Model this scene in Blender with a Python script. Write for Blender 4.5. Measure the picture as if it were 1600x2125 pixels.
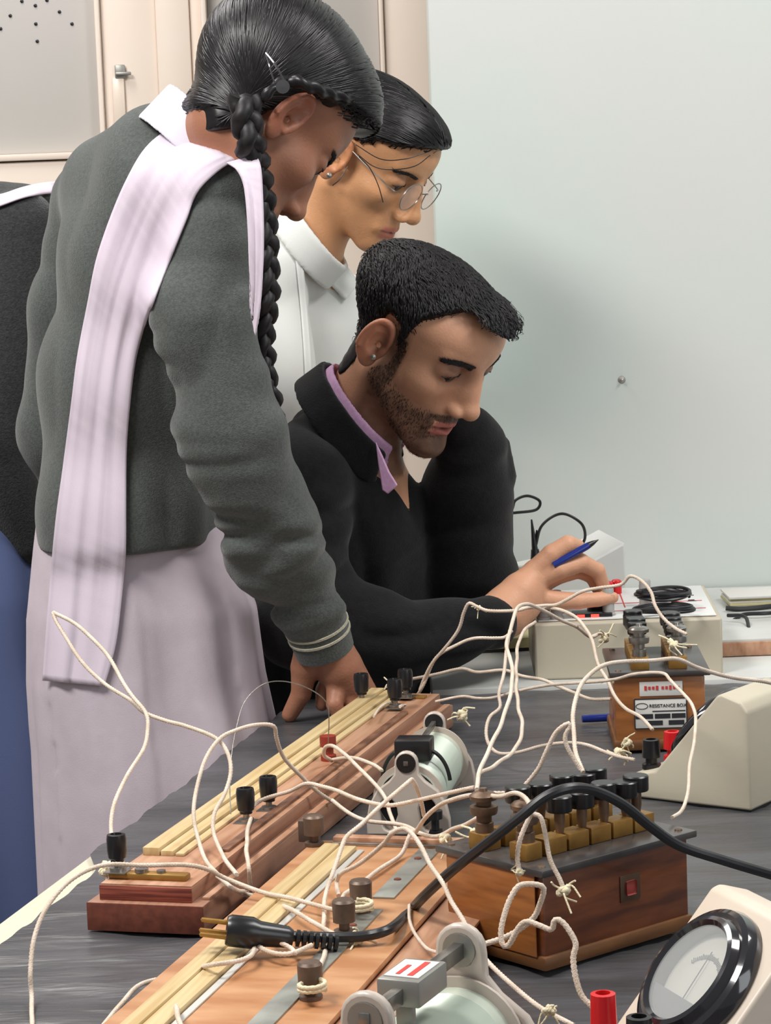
import bpy, bmesh, math, random
import numpy as np
from mathutils import Vector, Matrix, Euler
random.seed(7); rng = np.random.default_rng(7)
for o in list(bpy.data.objects): bpy.data.objects.remove(o)
SC = bpy.context.scene; COL = SC.collection
# ------------------------------------------------------------------ camera, world, lights, exposure
F = 5400.0; PITCH = math.radians(7.0); ROLL = -.038; CAM = Vector((0, 0, 1.37))
cam_d = bpy.data.cameras.new('camera'); cam = bpy.data.objects.new('camera', cam_d); COL.objects.link(cam)
cam_d.sensor_fit = 'VERTICAL'; cam_d.sensor_height = 36.0; cam_d.lens = F / 2125 * 36.0; cam_d.clip_end = 60; cam_d.clip_start = .05
RM = Matrix.Rotation(math.pi / 2 - PITCH, 3, 'X') @ Matrix.Rotation(ROLL, 3, 'Z')
cam.matrix_world = Matrix.Translation(CAM) @ RM.to_4x4(); SC.camera = cam
def ray(px, py): return RM @ Vector(((px - 800) / F, -(py - 1062.5) / F, -1))
def P(px, py, Y): d = ray(px, py); return CAM + d * (Y / d.y)
def G(px, py, z=.75): d = ray(px, py); return CAM + d * ((z - CAM.z) / d.z)
vs = SC.view_settings; vs.view_transform = 'Standard'; vs.look = 'None'; vs.gamma = 1; vs.use_curve_mapping = False; vs.exposure = 0.0
W = bpy.data.worlds.new('world'); SC.world = W; W.use_nodes = True
W.node_tree.nodes['Background'].inputs[0].default_value = (.93, .96, 1, 1); W.node_tree.nodes['Background'].inputs[1].default_value = .28
def area(name, loc, target, size, power, color=(1, 1, 1), sy=None):
    d = bpy.data.lights.new(name, 'AREA'); d.energy = power; d.size = size; d.color = color
    if sy: d.shape = 'RECTANGLE'; d.size_y = sy
    o = bpy.data.objects.new(name, d); COL.objects.link(o); o.location = loc
    o.rotation_euler = (Vector(target) - Vector(loc)).to_track_quat('-Z', 'Y').to_euler(); return o
area('ceiling_lamp_light', (-1.3, 1.7, 3.0), (-.2, 2.7, .9), 1.3, 74, (1, .97, .93), .5)
area('ceiling_lamp_light', (1.5, 2.3, 3.0), (.6, 2.9, .9), 1.3, 44, (1, .98, .95), .5)
area('ceiling_lamp_light', (-1.0, 3.7, 3.0), (-.4, 3.4, 1.0), 1.2, 26, (1, .98, .95), .4)
area('fill_light', (2.6, -.6, 2.1), (0, 2.8, 1.0), 1.6, 26, (.93, .97, 1))  # soft fill added at front right to brighten the faces

# ------------------------------------------------------------------ helpers
def srgb(r, g, b):
    f = lambda c: (c / 255 / 12.92) if c / 255 <= .04045 else ((c / 255 + .055) / 1.055) ** 2.4
    return (f(r), f(g), f(b), 1)
def mat(name, col, rough=.6, metal=0, col2=None, nscale=8, stretch=(1, 1, 1), bump=0, bscale=60, spec=.5, detail=4, wave=None, trans=0, vcol=None, coat=0, contrast=(.35, .65), aniso=0, bstretch=None, sheen=0, sss=0, emit=0):
    m = bpy.data.materials.new(name); m.use_nodes = True; nt = m.node_tree; N = nt.nodes; L = nt.links
    b = N['Principled BSDF']; b.inputs['Roughness'].default_value = rough; b.inputs['Metallic'].default_value = metal
    b.inputs['Specular IOR Level'].default_value = spec; b.inputs['Base Color'].default_value = col
    b.inputs['Transmission Weight'].default_value = trans; b.inputs['Coat Weight'].default_value = coat
    b.inputs['Anisotropic'].default_value = aniso; b.inputs['Sheen Weight'].default_value = sheen
    if sss:
        b.inputs['Subsurface Weight'].default_value = sss; b.inputs['Subsurface Radius'].default_value = (.012, .005, .003); b.inputs['Subsurface Scale'].default_value = 1
    if emit: b.inputs['Emission Color'].default_value = col; b.inputs['Emission Strength'].default_value = emit
    tc = N.new('ShaderNodeTexCoord')
    out = None
    if vcol:
        a = N.new('ShaderNodeAttribute'); a.attribute_name = vcol; out = a.outputs['Color']
    if col2:
        mp = N.new('ShaderNodeMapping'); mp.inputs['Scale'].default_value = stretch; L.new(tc.outputs['Object'], mp.inputs[0])
        if wave:
            n = N.new('ShaderNodeTexWave'); n.inputs['Scale'].default_value = nscale; n.inputs['Distortion'].default_value = wave; n.inputs['Detail'].default_value = 3; n.bands_direction = 'X'; n.inputs['Detail Scale'].default_value = 1.5
            fac = n.outputs['Fac']
        else:
            n = N.new('ShaderNodeTexNoise'); n.inputs['Scale'].default_value = nscale; n.inputs['Detail'].default_value = detail; fac = n.outputs['Fac']
        L.new(mp.outputs[0], n.inputs['Vector'])
        r = N.new('ShaderNodeValToRGB'); r.color_ramp.elements[0].position = contrast[0]; r.color_ramp.elements[1].position = contrast[1]
        r.color_ramp.elements[0].color = col; r.color_ramp.elements[1].color = col2; L.new(fac, r.inputs[0])
        if out:
            mx = N.new('ShaderNodeMix'); mx.data_type = 'RGBA'; mx.blend_type = 'MULTIPLY'; mx.inputs[0].default_value = 1
            L.new(out, mx.inputs[6]); L.new(r.outputs[0], mx.inputs[7]); out = mx.outputs[2]
        else: out = r.outputs[0]
    if out: L.new(out, b.inputs['Base Color'])
    if bump:
        n = N.new('ShaderNodeTexNoise'); n.inputs['Scale'].default_value = bscale; n.inputs['Detail'].default_value = 3
        if bstretch:
            mp = N.new('ShaderNodeMapping'); mp.inputs['Scale'].default_value = bstretch; L.new(tc.outputs['Object'], mp.inputs[0]); L.new(mp.outputs[0], n.inputs['Vector'])
        else: L.new(tc.outputs['Object'], n.inputs['Vector'])
        bp = N.new('ShaderNodeBump'); bp.inputs['Strength'].default_value = bump; bp.inputs['Distance'].default_value = .004
        L.new(n.outputs['Fac'], bp.inputs['Height']); L.new(bp.outputs[0], b.inputs['Normal'])
    return m
def tag(o, label=None, cat=None, group=None, kind=None):
    if label: o['label'] = label
    if cat: o['category'] = cat
    if group: o['group'] = group
    if kind: o['kind'] = kind
    return o
def empty(name, loc, rz=0, label=None, cat=None, group=None):
    o = bpy.data.objects.new(name, None); COL.objects.link(o); o.location = loc; o.rotation_euler.z = rz; o.empty_display_size = .03
    return tag(o, label, cat, group)
def link_mesh(name, me, m, parent=None, world=False, smooth=True, vcols=None):
    o = bpy.data.objects.new(name, me); COL.objects.link(o)
    if m: me.materials.append(m)
    if smooth: me.shade_smooth()
    if parent is not None:
        o.parent = parent
        if world: o.matrix_parent_inverse = root_world(parent).inverted()
    return o
def root_world(p):
    M = p.matrix_basis.copy(); q = p
    while q.parent: M = q.parent.matrix_basis @ q.matrix_parent_inverse @ M; q = q.parent
    return M
def raw(name, V, Fc, m, parent=None, world=False, smooth=True, auto=None):
    me = bpy.data.meshes.new(name); me.from_pydata([tuple(v) for v in V], [], [tuple(f) for f in Fc]); me.update()
    if auto is not None:
        me.shade_smooth(); me.set_sharp_from_angle(angle=math.radians(auto)); smooth = False
    return link_mesh(name, me, m, parent, world, smooth)
class MB:
    def __init__(s): s.V = []; s.F = []
    def add(s, V, Fc, M=None):
        n = len(s.V); s.V += [(M @ Vector(v)) if M else Vector(v) for v in V]; s.F += [tuple(i + n for i in f) for f in Fc]; return s
    def bm(s, b, M=None):
        b.verts.ensure_lookup_table(); V = [v.co.copy() for v in b.verts]; Fc = [[v.index for v in f.verts] for f in b.faces]; b.free(); return s.add(V, Fc, M)
    def box(s, c, d, bev=0, M=None, seg=2):
        b = bmesh.new(); bmesh.ops.create_cube(b, size=1); bmesh.ops.scale(b, vec=d, verts=b.verts)
        if bev: bmesh.ops.bevel(b, geom=b.edges[:], offset=bev, segments=seg, affect='EDGES', profile=.5)
        bmesh.ops.translate(b, vec=c, verts=b.verts); b.verts.index_update(); return s.bm(b, M)
    def lathe(s, prof, c=(0, 0, 0), n=24, M=None, knurl=0):
        V = []; Fc = []; k = len(prof)
        for i in range(n):
            a = 2 * math.pi * i / n; q = 1 + (knurl if i % 2 else 0)
            for r, z in prof: V.append((c[0] + r * q * math.cos(a), c[1] + r * q * math.sin(a), c[2] + z))
        for i in range(n):
            for j in range(k - 1): Fc.append((i * k + j, ((i + 1) % n) * k + j, ((i + 1) % n) * k + j + 1, i * k + j + 1))
        if prof[0][0] > 1e-6: Fc.append(tuple(i * k for i in range(n))[::-1])
        if prof[-1][0] > 1e-6: Fc.append(tuple(i * k + k - 1 for i in range(n)))
        return s.add(V, Fc, M)
    def cyl(s, a, b, r, n=16, r2=None):
        a = Vector(a); b = Vector(b); d = b - a; M = Matrix.Translation(a) @ d.to_track_quat('Z', 'Y').to_matrix().to_4x4()
        return s.lathe([(r, 0), (r if r2 is None else r2, d.length)], n=n, M=M)
    def prism(s, poly, y0, y1, M=None):   # polygon in xz, extruded in y
        n = len(poly); V = [(x, y0, z) for x, z in poly] + [(x, y1, z) for x, z in poly]
        Fc = [tuple(range(n)), tuple(range(2 * n - 1, n - 1, -1))] + [(i, i + n, (i + 1) % n + n, (i + 1) % n) for i in range(n)]
        return s.add(V, Fc, M)
    def tube(s, pts, r, n=8, twist=0, tf=0, rr=None, closed=False, flat=1):
        pts = [Vector(p) for p in pts]; N_ = len(pts); T = []
        for i in range(N_): T.append((pts[min(i + 1, N_ - 1)] - pts[max(i - 1, 0)]).normalized() if not closed else (pts[(i + 1) % N_] - pts[i - 1]).normalized())
        nrm = T[0].orthogonal().normalized(); V = []; Fc = []; acc = 0
        for i in range(N_):
            if i: acc += (pts[i] - pts[i - 1]).length
            nrm = (nrm - T[i] * nrm.dot(T[i])).normalized(); bn = T[i].cross(nrm); q = rr[i] if rr is not None else r
            for k in range(n):
                a = 2 * math.pi * k / n; rad = q * (1 + twist * math.cos(2 * a - acc * tf)); V.append(pts[i] + (nrm * math.cos(a) + bn * (math.sin(a) * flat)) * rad)
        m_ = N_ if closed else N_ - 1
        for i in range(m_):
            j = (i + 1) % N_
            for k in range(n): Fc.append((i * n + k, i * n + (k + 1) % n, j * n + (k + 1) % n, j * n + k))
        if not closed: Fc += [tuple(range(n))[::-1], tuple(range((N_ - 1) * n, N_ * n))]
        return s.add(V, Fc)
    def build(s, name, m, parent=None, world=False, smooth=True, auto=35): return raw(name, s.V, s.F, m, parent, world, smooth, auto)
def spline(pts, n=12):
    pts = [Vector(p) for p in pts]; Q = [pts[0] * 2 - pts[1]] + pts + [pts[-1] * 2 - pts[-2]]; out = []
    for i in range(1, len(Q) - 2):
        p0, p1, p2, p3 = Q[i - 1:i + 3]
        for k in range(n):
            t = k / n; out.append(.5 * ((2 * p1) + (p2 - p0) * t + (2 * p0 - 5 * p1 + 4 * p2 - p3) * t * t + (3 * p1 - p0 - 3 * p2 + p3) * t ** 3))
    out.append(pts[-1]); return out
def resample(pts, step):
    L = [0]
    for a, b in zip(pts, pts[1:]): L.append(L[-1] + (b - a).length)
    n = max(2, int(L[-1] / step)); A = np.array([tuple(p) for p in pts]); t = np.linspace(0, L[-1], n)
    return [Vector(v) for v in np.stack([np.interp(t, L, A[:, i]) for i in range(3)], 1)]

# ------------------------------------------------------------------ materials
M_wall = mat('green_wall_paint', srgb(191, 204, 198), .45, col2=srgb(200, 201, 198), nscale=1.6, bump=.05, bscale=30)
M_cream = mat('cream_cupboard_paint', srgb(228, 211, 196), .45, col2=srgb(234, 219, 206), nscale=3, bump=.04)
M_panel = mat('grey_board', srgb(192, 190, 183), .6, col2=srgb(200, 194, 190), nscale=2)
M_white = mat('white_laminate', srgb(206, 208, 204), .25, col2=srgb(196, 196, 192), nscale=9)
M_floor = mat('floor_stone', srgb(120, 112, 104), .5, col2=srgb(135, 128, 120), nscale=6)
M_cloth = mat('black_plastic_sheet', srgb(62, 62, 64), .36, col2=srgb(84, 83, 86), nscale=5, stretch=(.6, 3, 1), bump=.9, bscale=14, bstretch=(.8, 4, 1), spec=.6)
M_edge = mat('cream_table_top', srgb(206, 200, 178), .5)
M_wood_red = mat('red_brown_wood', srgb(120, 62, 44), .5, col2=srgb(98, 48, 34), nscale=6, stretch=(20, 1, 20), bump=.1)
M_ply_edge = mat('stained_ply_edge', srgb(152, 78, 58), .5, col2=srgb(104, 44, 34), nscale=60, stretch=(.2, .2, 6), contrast=(.42, .58))
M_wood_tan = mat('tan_wood', srgb(168, 124, 100), .45, col2=srgb(140, 98, 78), nscale=6, stretch=(20, 1, 20), bump=.08)
M_inlay = mat('brown_inlay', srgb(132, 92, 68), .5, col2=srgb(96, 62, 46), nscale=40, stretch=(3, 1, 1))
M_wood_pink = mat('varnished_wood', srgb(190, 148, 120), .38, col2=srgb(160, 114, 86), nscale=7, stretch=(14, 1.3, 6), bump=.08, bscale=40)
M_ply = mat('orange_plywood', srgb(196, 148, 108), .38, col2=srgb(172, 118, 78), nscale=8, stretch=(1.5, 5, 3), bump=.08, detail=8)
M_cream_wood = mat('pale_scale_wood', srgb(208, 186, 142), .45, col2=srgb(188, 160, 112), nscale=6, stretch=(30, 1, 10), bump=.06)
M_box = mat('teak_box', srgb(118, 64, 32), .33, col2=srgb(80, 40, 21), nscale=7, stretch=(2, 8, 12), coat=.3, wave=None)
M_box_l = mat('light_teak_and_lit_end', srgb(166, 104, 52), .38, col2=srgb(132, 78, 38), nscale=7, stretch=(6, 2, 14), coat=.2)  # far box's own wood; on the near box it paints the lit end
M_box_d = mat('teak_skirt', srgb(120, 78, 40), .5, col2=srgb(96, 60, 30), nscale=9, stretch=(2, 2, 10))
M_ebon = mat('ebonite', srgb(58, 54, 54), .25, col2=srgb(78, 74, 72), nscale=20)
M_brass = mat('dull_brass', srgb(168, 128, 64), .42, .55, col2=srgb(140, 102, 50), nscale=40, bump=.05, bscale=200)
M_brass_d = mat('tarnished_brass', srgb(128, 104, 84), .45, .6, col2=srgb(104, 84, 70), nscale=60)
M_brown_post = mat('brown_knob', srgb(112, 92, 78), .45, .3, col2=srgb(90, 74, 64), nscale=50)
M_nickel = mat('nickel', srgb(170, 166, 160), .3, .85, col2=srgb(130, 126, 120), nscale=50)
M_black = mat('black_plastic', srgb(26, 25, 27), .3)
M_blackm = mat('black_cable', srgb(30, 30, 33), .38)
M_red = mat('red_plastic', srgb(205, 28, 34), .3)
M_grey_al = mat('grey_metal', srgb(150, 148, 142), .4, .5)
M_strip = mat('galvanised_strip', srgb(168, 170, 162), .42, .5, col2=srgb(140, 140, 134), nscale=30)
M_cast = mat('cast_cream_paint', srgb(196, 184, 172), .35, col2=srgb(182, 168, 156), nscale=10, bump=.05, coat=.2)
M_ceram = mat('pale_green_tube', srgb(200, 208, 192), .28, col2=srgb(188, 198, 182), nscale=14, coat=.3)
M_case = mat('cream_case', srgb(192, 184, 164), .45, col2=srgb(186, 176, 156), nscale=5, bump=.05, bscale=90)
M_case2 = mat('pale_cream_case', srgb(214, 200, 184), .4, col2=srgb(206, 190, 172), nscale=5, bump=.04, bscale=90)
M_face = mat('white_panel', srgb(222, 222, 220), .35)
M_dial = mat('dial_paper', srgb(196, 192, 180), .5)
M_glass = mat('clear_glass', (.9, .93, .93, 1), .04); M_glass.node_tree.nodes['Principled BSDF'].inputs['Alpha'].default_value = .10
M_bez = mat('black_bezel', srgb(36, 34, 38), .12, coat=.6)
M_wire = mat('cotton_covered_wire', srgb(226, 208, 192), .8, col2=srgb(206, 188, 168), nscale=60, bump=.4, bscale=900)
M_cot = mat('frayed_cotton', srgb(226, 214, 182), .9, bump=.4, bscale=700)
M_blue = mat('blue_plastic', srgb(30, 48, 130), .2)
M_ink = mat('black_print', srgb(34, 34, 40), .6)
M_redink = mat('red_print', srgb(196, 60, 56), .6)
M_paper = mat('paper', srgb(214, 212, 206), .7)
M_ypaper = mat('yellowed_paper', srgb(196, 186, 140), .7)
M_led = mat('red_led', srgb(255, 60, 50), .4, emit=2.5)
def text(s, size, m, parent, loc, rot, name='lettering', ext=.0002):
    c = bpy.data.curves.new(name, 'FONT'); c.body = s; c.size = size; c.extrude = ext; c.align_x = 'CENTER'; c.align_y = 'CENTER'
    o = bpy.data.objects.new('tmp', c); COL.objects.link(o); dg = bpy.context.evaluated_depsgraph_get(); me = bpy.data.meshes.new_from_object(o.evaluated_get(dg)); bpy.data.objects.remove(o)
    me.materials.clear(); q = link_mesh(name, me, m, parent, smooth=False); q.location = loc; q.rotation_euler = rot; return q

# ------------------------------------------------------------------ setting
def st(o): o['kind'] = 'structure'; return o
YW = 3.93; XW = P(905, 500, YW).x
st(MB().box((0, 3, -.03), (9, 10, .06)).build('floor', M_floor))
st(MB().box((XW + 2.2, YW + .06, 1.7), (4.4, .12, 3.4), .004).build('wall_back', M_wall))
YC = 4.7
st(MB().box((-1.6, YC + .12, 1.7), (4.6, .12, 3.4)).build('wall_left', M_cream))
# nail stub and stain on the wall
q = P(1290, 788, YW); w = MB(); w.lathe([(.006, 0), (.005, .002), (.002, .003), (.002, .010), (0, .011)], n=12, M=Matrix.Translation(q) @ Matrix.Rotation(math.pi / 2, 4, 'X'))
tag(w.build('wall_nail', M_grey_al), 'small nail stub sticking out of the pale green wall', 'nail')
# cupboard with framed boards
cw = P(0, 300, YC); cu = empty('wall_cupboard', (-.55, YC, 0), 0, 'cream painted cupboard front with grey panels behind the two standing girls', 'cupboard')
def cx(px, py=150): return P(px, py, YC).x + .55
def cz(px, py): return P(px, py, YC).z
zb = cz(100, 318)
def fr(name, x0, x1, z0, z1, y0, y1, m, bev=.003): return MB().box(((x0 + x1) / 2, (y0 + y1) / 2, (z0 + z1) / 2), (x1 - x0, abs(y1 - y0), z1 - z0), bev).build(name, m, cu)
xr = XW + .55 + .12
fr('carcass', cx(-600), xr, .02, 2.6, .02, .055, M_cream)
for i, (a, b) in enumerate(((-420, 205), (436, 790))):
    p = fr('board_panel', cx(a), cx(b), zb, 2.5, -.004, .018, M_panel)
for a, b, y in ((-480, -420, -.02), (205, 216, -.034), (216, 330, -.02), (330, 400, -.028), (400, 424, -.02), (424, 436, -.036), (790, 800, -.03), (800, 905, -.02)):
    fr('frame_stile', cx(a), cx(b), .06, 2.6, y, .018, M_cream)
fr('frame_rail', cx(-420), cx(204), zb - .012, zb, -.03, .018, M_cream); fr('frame_rail', cx(-420), cx(204), zb - .20, zb - .014, -.02, .018, M_cream)
fr('door_leaf', cx(-420), cx(204), .1, zb - .205, -.012, .018, M_cream)
fr('frame_rail', cx(437), cx(789), .1, zb - .01, -.02, .018, M_cream)
for a, b in ((22, 33), (46, 3), (74, 12), (124, 25), (75, 50), (150, 50), (78, 86), (2, 60), (98, 1), (40, -30), (120, -40), (20, -60), (160, -20), (85, -70)):
    q = P(a, b, YC); MB().lathe([(.0035, 0), (.0028, .003), (0, .004)], n=8, M=Matrix.Translation((q.x + .55, -.0035, q.z)) @ Matrix.Rotation(math.pi / 2, 4, 'X')).build('drawing_pin', M_black, cu)
q = P(252, 150, YC); h = MB(); h.box((q.x + .55, -.026, q.z), (.018, .008, .024), .002); h.box((q.x + .556, -.032, q.z - .004), (.028, .008, .006), .002); h.build('latch', M_grey_al, cu)
q = P(250, 215, YC); MB().box((q.x + .55, -.024, q.z), (.022, .008, .09), .003).build('pull_strip', mat('cream_gloss', srgb(232, 216, 200), .3), cu)

# ------------------------------------------------------------------ tables
TZ = .75
a0 = G(-400, 2196); a1 = G(0, 1900); a2 = G(545, 1497); far_y = G(1000, 1434).y
dirL = (a2 - a1); a3 = a1 + dirL * ((far_y - a1.y) / dirL.y); a0 = a1 - dirL * 1.6
tb = empty('laboratory_table', (.3, 2.4, 0), 0, 'long laboratory table covered with a wrinkled black plastic sheet', 'table')
def topslab(poly, z0, z1): 
    n = len(poly); V = [(x, y, z0) for x, y in poly] + [(x, y, z1) for x, y in poly]
    return V, [tuple(range(n))[::-1], tuple(range(n, 2 * n))] + [(i, (i + 1) % n, (i + 1) % n + n, i + n) for i in range(n)]
off = Vector((-.003, 0, 0))
poly = [(a0.x - .0, a0.y), (2.0, a0.y), (2.0, far_y), (a3.x, far_y)]
m = MB(); m.add(*topslab(poly, TZ - .035, TZ - .0075)); m.build('table_top', M_edge, tb, world=True)
# sheet: grid with wrinkles, inset on the near left
NX, NY = 260, 200; V = []; FF = []
def edge_x(y): return a1.x + dirL.x * (y - a1.y) / dirL.y
for j in range(NY):
    y = a0.y + (far_y - a0.y) * j / (NY - 1); inset = .004 + .028 * max(0, min(1, (2.45 - y) / .06))
    x0 = edge_x(y) + inset
    for i in range(NX):
        x = x0 + (2.0 - x0) * (i / (NX - 1)) ** 1.25
        z = TZ - .0005 + .0009 * math.sin(x * 31 + 3 * math.sin(y * 22)) + .0008 * math.sin(y * 85 + 2.5 * math.sin(x * 17) + 4 * math.sin(x * 5)) + .0006 * math.sin(y * 140 + x * 60 + 3 * math.sin(x * 31))
        V.append((x, y, z - .0020))
for j in range(NY - 1):
    for i in range(NX - 1): FF.append((j * NX + i, j * NX + i + 1, (j + 1) * NX + i + 1, (j + 1) * NX + i))
raw('table_sheet', V, FF, M_cloth, tb, world=True)
lg = MB()
for x, y in ((edge_x(1.5) + .3, 1.5), (1.9, 1.5), (1.9, far_y - .08), (a3.x + .12, far_y - .08)): MB().box((x, y, .357), (.05, .05, .714), .003).build('leg', M_wood_red, tb, world=True)
# white rear table
wt = empty('white_bench', (.9, 3.55, 0), 0, 'white topped bench against the green wall carrying the power supply', 'table')
wx0 = G(930, 1434).x - .02; fy = far_y + .004
MB().box(((wx0 + 2.2) / 2, (fy + YW - .006) / 2, TZ - .012), (2.2 - wx0, YW - .006 - fy, .03), .002).build('bench_top', M_white, wt, world=True)
for x, y in ((wx0 + .05, fy + .05), (2.1, fy + .05), (2.1, YW - .06), (wx0 + .05, YW - .06)): MB().box((x, y, .36), (.045, .045, .72), .003).build('leg', M_grey_al, wt, world=True)
# ------------------------------------------------------------------ instruments
SLK = [(.0058, 0), (.0058, .002), (.0075, .0035), (.0083, .010), (.0085, .020), (.0078, .024), (.0050, .0245), (.0046, .0225), (0, .0222)]
def knob(parent, x, y, z, m=None, s=1, n=20):   # binding post with fluted cap
    b = MB(); b.lathe([(.0072 * s, 0), (.0072 * s, .0035 * s), (.0030 * s, .004 * s), (.0030 * s, .009 * s)], (x, y, z), 16); b.box((x, y, z + .0004), (.02 * s, .02 * s, .0008)); pb_ = b.build('post_base', M_nickel, parent)
    b = MB(); b.lathe([(r * s, q * s + .0085 * s) for r, q in SLK], (x, y, z), n, knurl=.03); return b.build('terminal_knob', m or M_black, pb_)
# ---- far metre bridge
zt = TZ + .038
o = G(183, 1930); yaw = -math.atan2(.235, .823)
br = empty('metre_bridge', (o.x, o.y, TZ), yaw, 'long wooden metre bridge with red-brown ends and black terminals, beside the girl', 'apparatus')
BL = .865; BW = .106
MB().box((BW / 2, BL / 2, .0125), (BW, BL, .025), .0015).build('base_plank', M_wood_tan, br)
MB().box((BW / 2, -.0004, .0125), (BW, .0016, .0245), .0004).build('end_face', M_wood_red, br)
MB().box((BW / 2 - .002, .0084, .0315), (BW - .022, .0016, .0128), .0003).build('end_face', M_ply_edge, br)
MB().box((BW / 2 - .002, BL / 2 + .001, .0315), (BW - .022, BL - .018, .013), .0008).build('ply_deck', M_wood_tan, br)
MB().box((BW / 2 - .002, BL / 2 + .001, .0385), (BW - .023, BL - .019, .0012), .0004).build('deck_face', M_wood_pink, br)
for k, (xa, w_, hh) in enumerate(((.012, .016, .0075), (.029, .012, .0050), (.043, .008, .003))):
    MB().box((xa + w_ / 2, BL / 2 + .045, .039 + hh / 2), (w_, BL - .12, hh), .0008).build('scale_strip', M_cream_wood, br)
MB().box((.082, BL / 2, .0405), (.009, BL - .25, .003), .0008).build('dark_inlay', M_inlay, br)
MB().box((.102, BL / 2 + .004, .0262), (.007, BL - .03, .003), .0006).build('side_ledge', M_wood_pink, br)
MB().box((.047, .030, .0418), (.072, .013, .006), .002).build('end_block', M_brass, br)
MB().box((.047, BL - .035, .0405), (.072, .014, .003), .001).build('end_strip', M_brass, br)
for x, y in ((.018, .030), (.018, BL - .075), (.062, BL - .045), (.066, BL - .105)): knob(br, x, y, .0448 if y < .1 else .042)
knob(br, .066, .235, .039); knob(br, .072, .285, .039)
MB().cyl((.04, .030, .0448), (.04, .030, .048), .006).build('washer', M_nickel, br); MB().cyl((.058, .030, .0448), (.058, .030, .047), .004).build('screw', M_nickel, br)
rk = MB(); rk.lathe([(.008, 0), (.008, .006), (.0055, .007), (.0055, .014), (.0085, .015), (.0085, .026), (0, .027)], (.066, .50, .039), 18); rk.build('red_terminal', mat('dark_red_plastic', srgb(140, 48, 34), .4), br)
# ---- near board
A = G(215, 2125, .785); B = G(655, 1743, .785); yaw2 = -math.atan2(B.x - A.x, B.y - A.y); nd = Vector((B.x - A.x, B.y - A.y, 0)).normalized(); o2 = Vector((A.x, A.y, TZ)) - nd * .45; NL = (Vector((B.x, B.y, TZ)) - o2).length
nb = empty('wide_metre_bridge', tuple(o2), yaw2, 'wide orange plywood metre bridge in the foreground with a grey metal strip', 'apparatus')
MB().box((.08, NL / 2, .015), (.160, NL, .030), .0015).build('base_plank', M_wood_red, nb)
MB().box((.08, NL / 2, .0325), (.162, NL, .005), .0008).build('plywood_deck', M_ply, nb)
MB().box((.183, NL / 2, .0135), (.042, NL - .004, .027), .001).build('side_plank', M_wood_red, nb); MB().box((.183, NL / 2, .0285), (.043, NL - .004, .003), .0008).build('side_plank_face', M_wood_pink, nb)
MB().box((.026, NL / 2 - .01, .0385), (.014, NL - .05, .007), .001).build('scale_strip', M_cream_wood, nb)
MB().box((.041, NL / 2 - .01, .0375), (.016, NL - .05, .005), .001).build('scale_strip', M_cream_wood, nb)
MB().box((.053, NL / 2 - .01, .0358), (.006, NL - .05, .0016), .0005).build('thin_rule', M_white, nb)
MB().box((.088, NL - .008, .0385), (.135, .012, .007), .001).build('end_batten', M_wood_pink, nb); MB().box((.088, NL - .016, .0365), (.135, .004, .003), .0006).build('end_strip', M_nickel, nb)
sm = MB(); sm.box((.114, NL - .105, .0358), (.019, .16, .0016), .0004); sm.build('metal_strip', M_strip, nb)
MB().box((.114, NL - .42, .0358), (.019, .40, .0016), .0004).build('metal_strip', M_strip, nb)
for yy in (NL - .06, NL - .13, NL - .27, NL - .39): MB().lathe([(.0035, 0), (.003, .001), (0, .0013)], (.112, yy, .0366), 10).build('screw', M_wood_red, nb)
def post(parent, x, y, z, s=1.0):
    b = MB(); b.lathe([(.0085 * s, 0), (.0085 * s, .003), (.0042 * s, .0035), (.0042 * s, .009 * s), (.0088 * s, .010 * s), (.0092 * s, .026 * s), (.0075 * s, .028 * s), (0, .0285 * s)], (x, y, z), 22, knurl=.035)
    return b.build('binding_post', M_brown_post, parent)
def nbl(px, py, z=.786):
    g = G(px, py, z); v = Matrix.Rotation(-yaw2, 4, 'Z') @ (g - o2); return v.x, v.y
for px, py in ((750, 1893), (715, 1935), (645, 2070), (652, 1752)):
    x, y = nbl(px, py); post(nb, x, y, .0352)
x, y = nbl(640, 1745); MB().box((x, y + .004, .045), (.018, .012, .020), .001).build('clamp_block', M_brown_post, nb)
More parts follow.
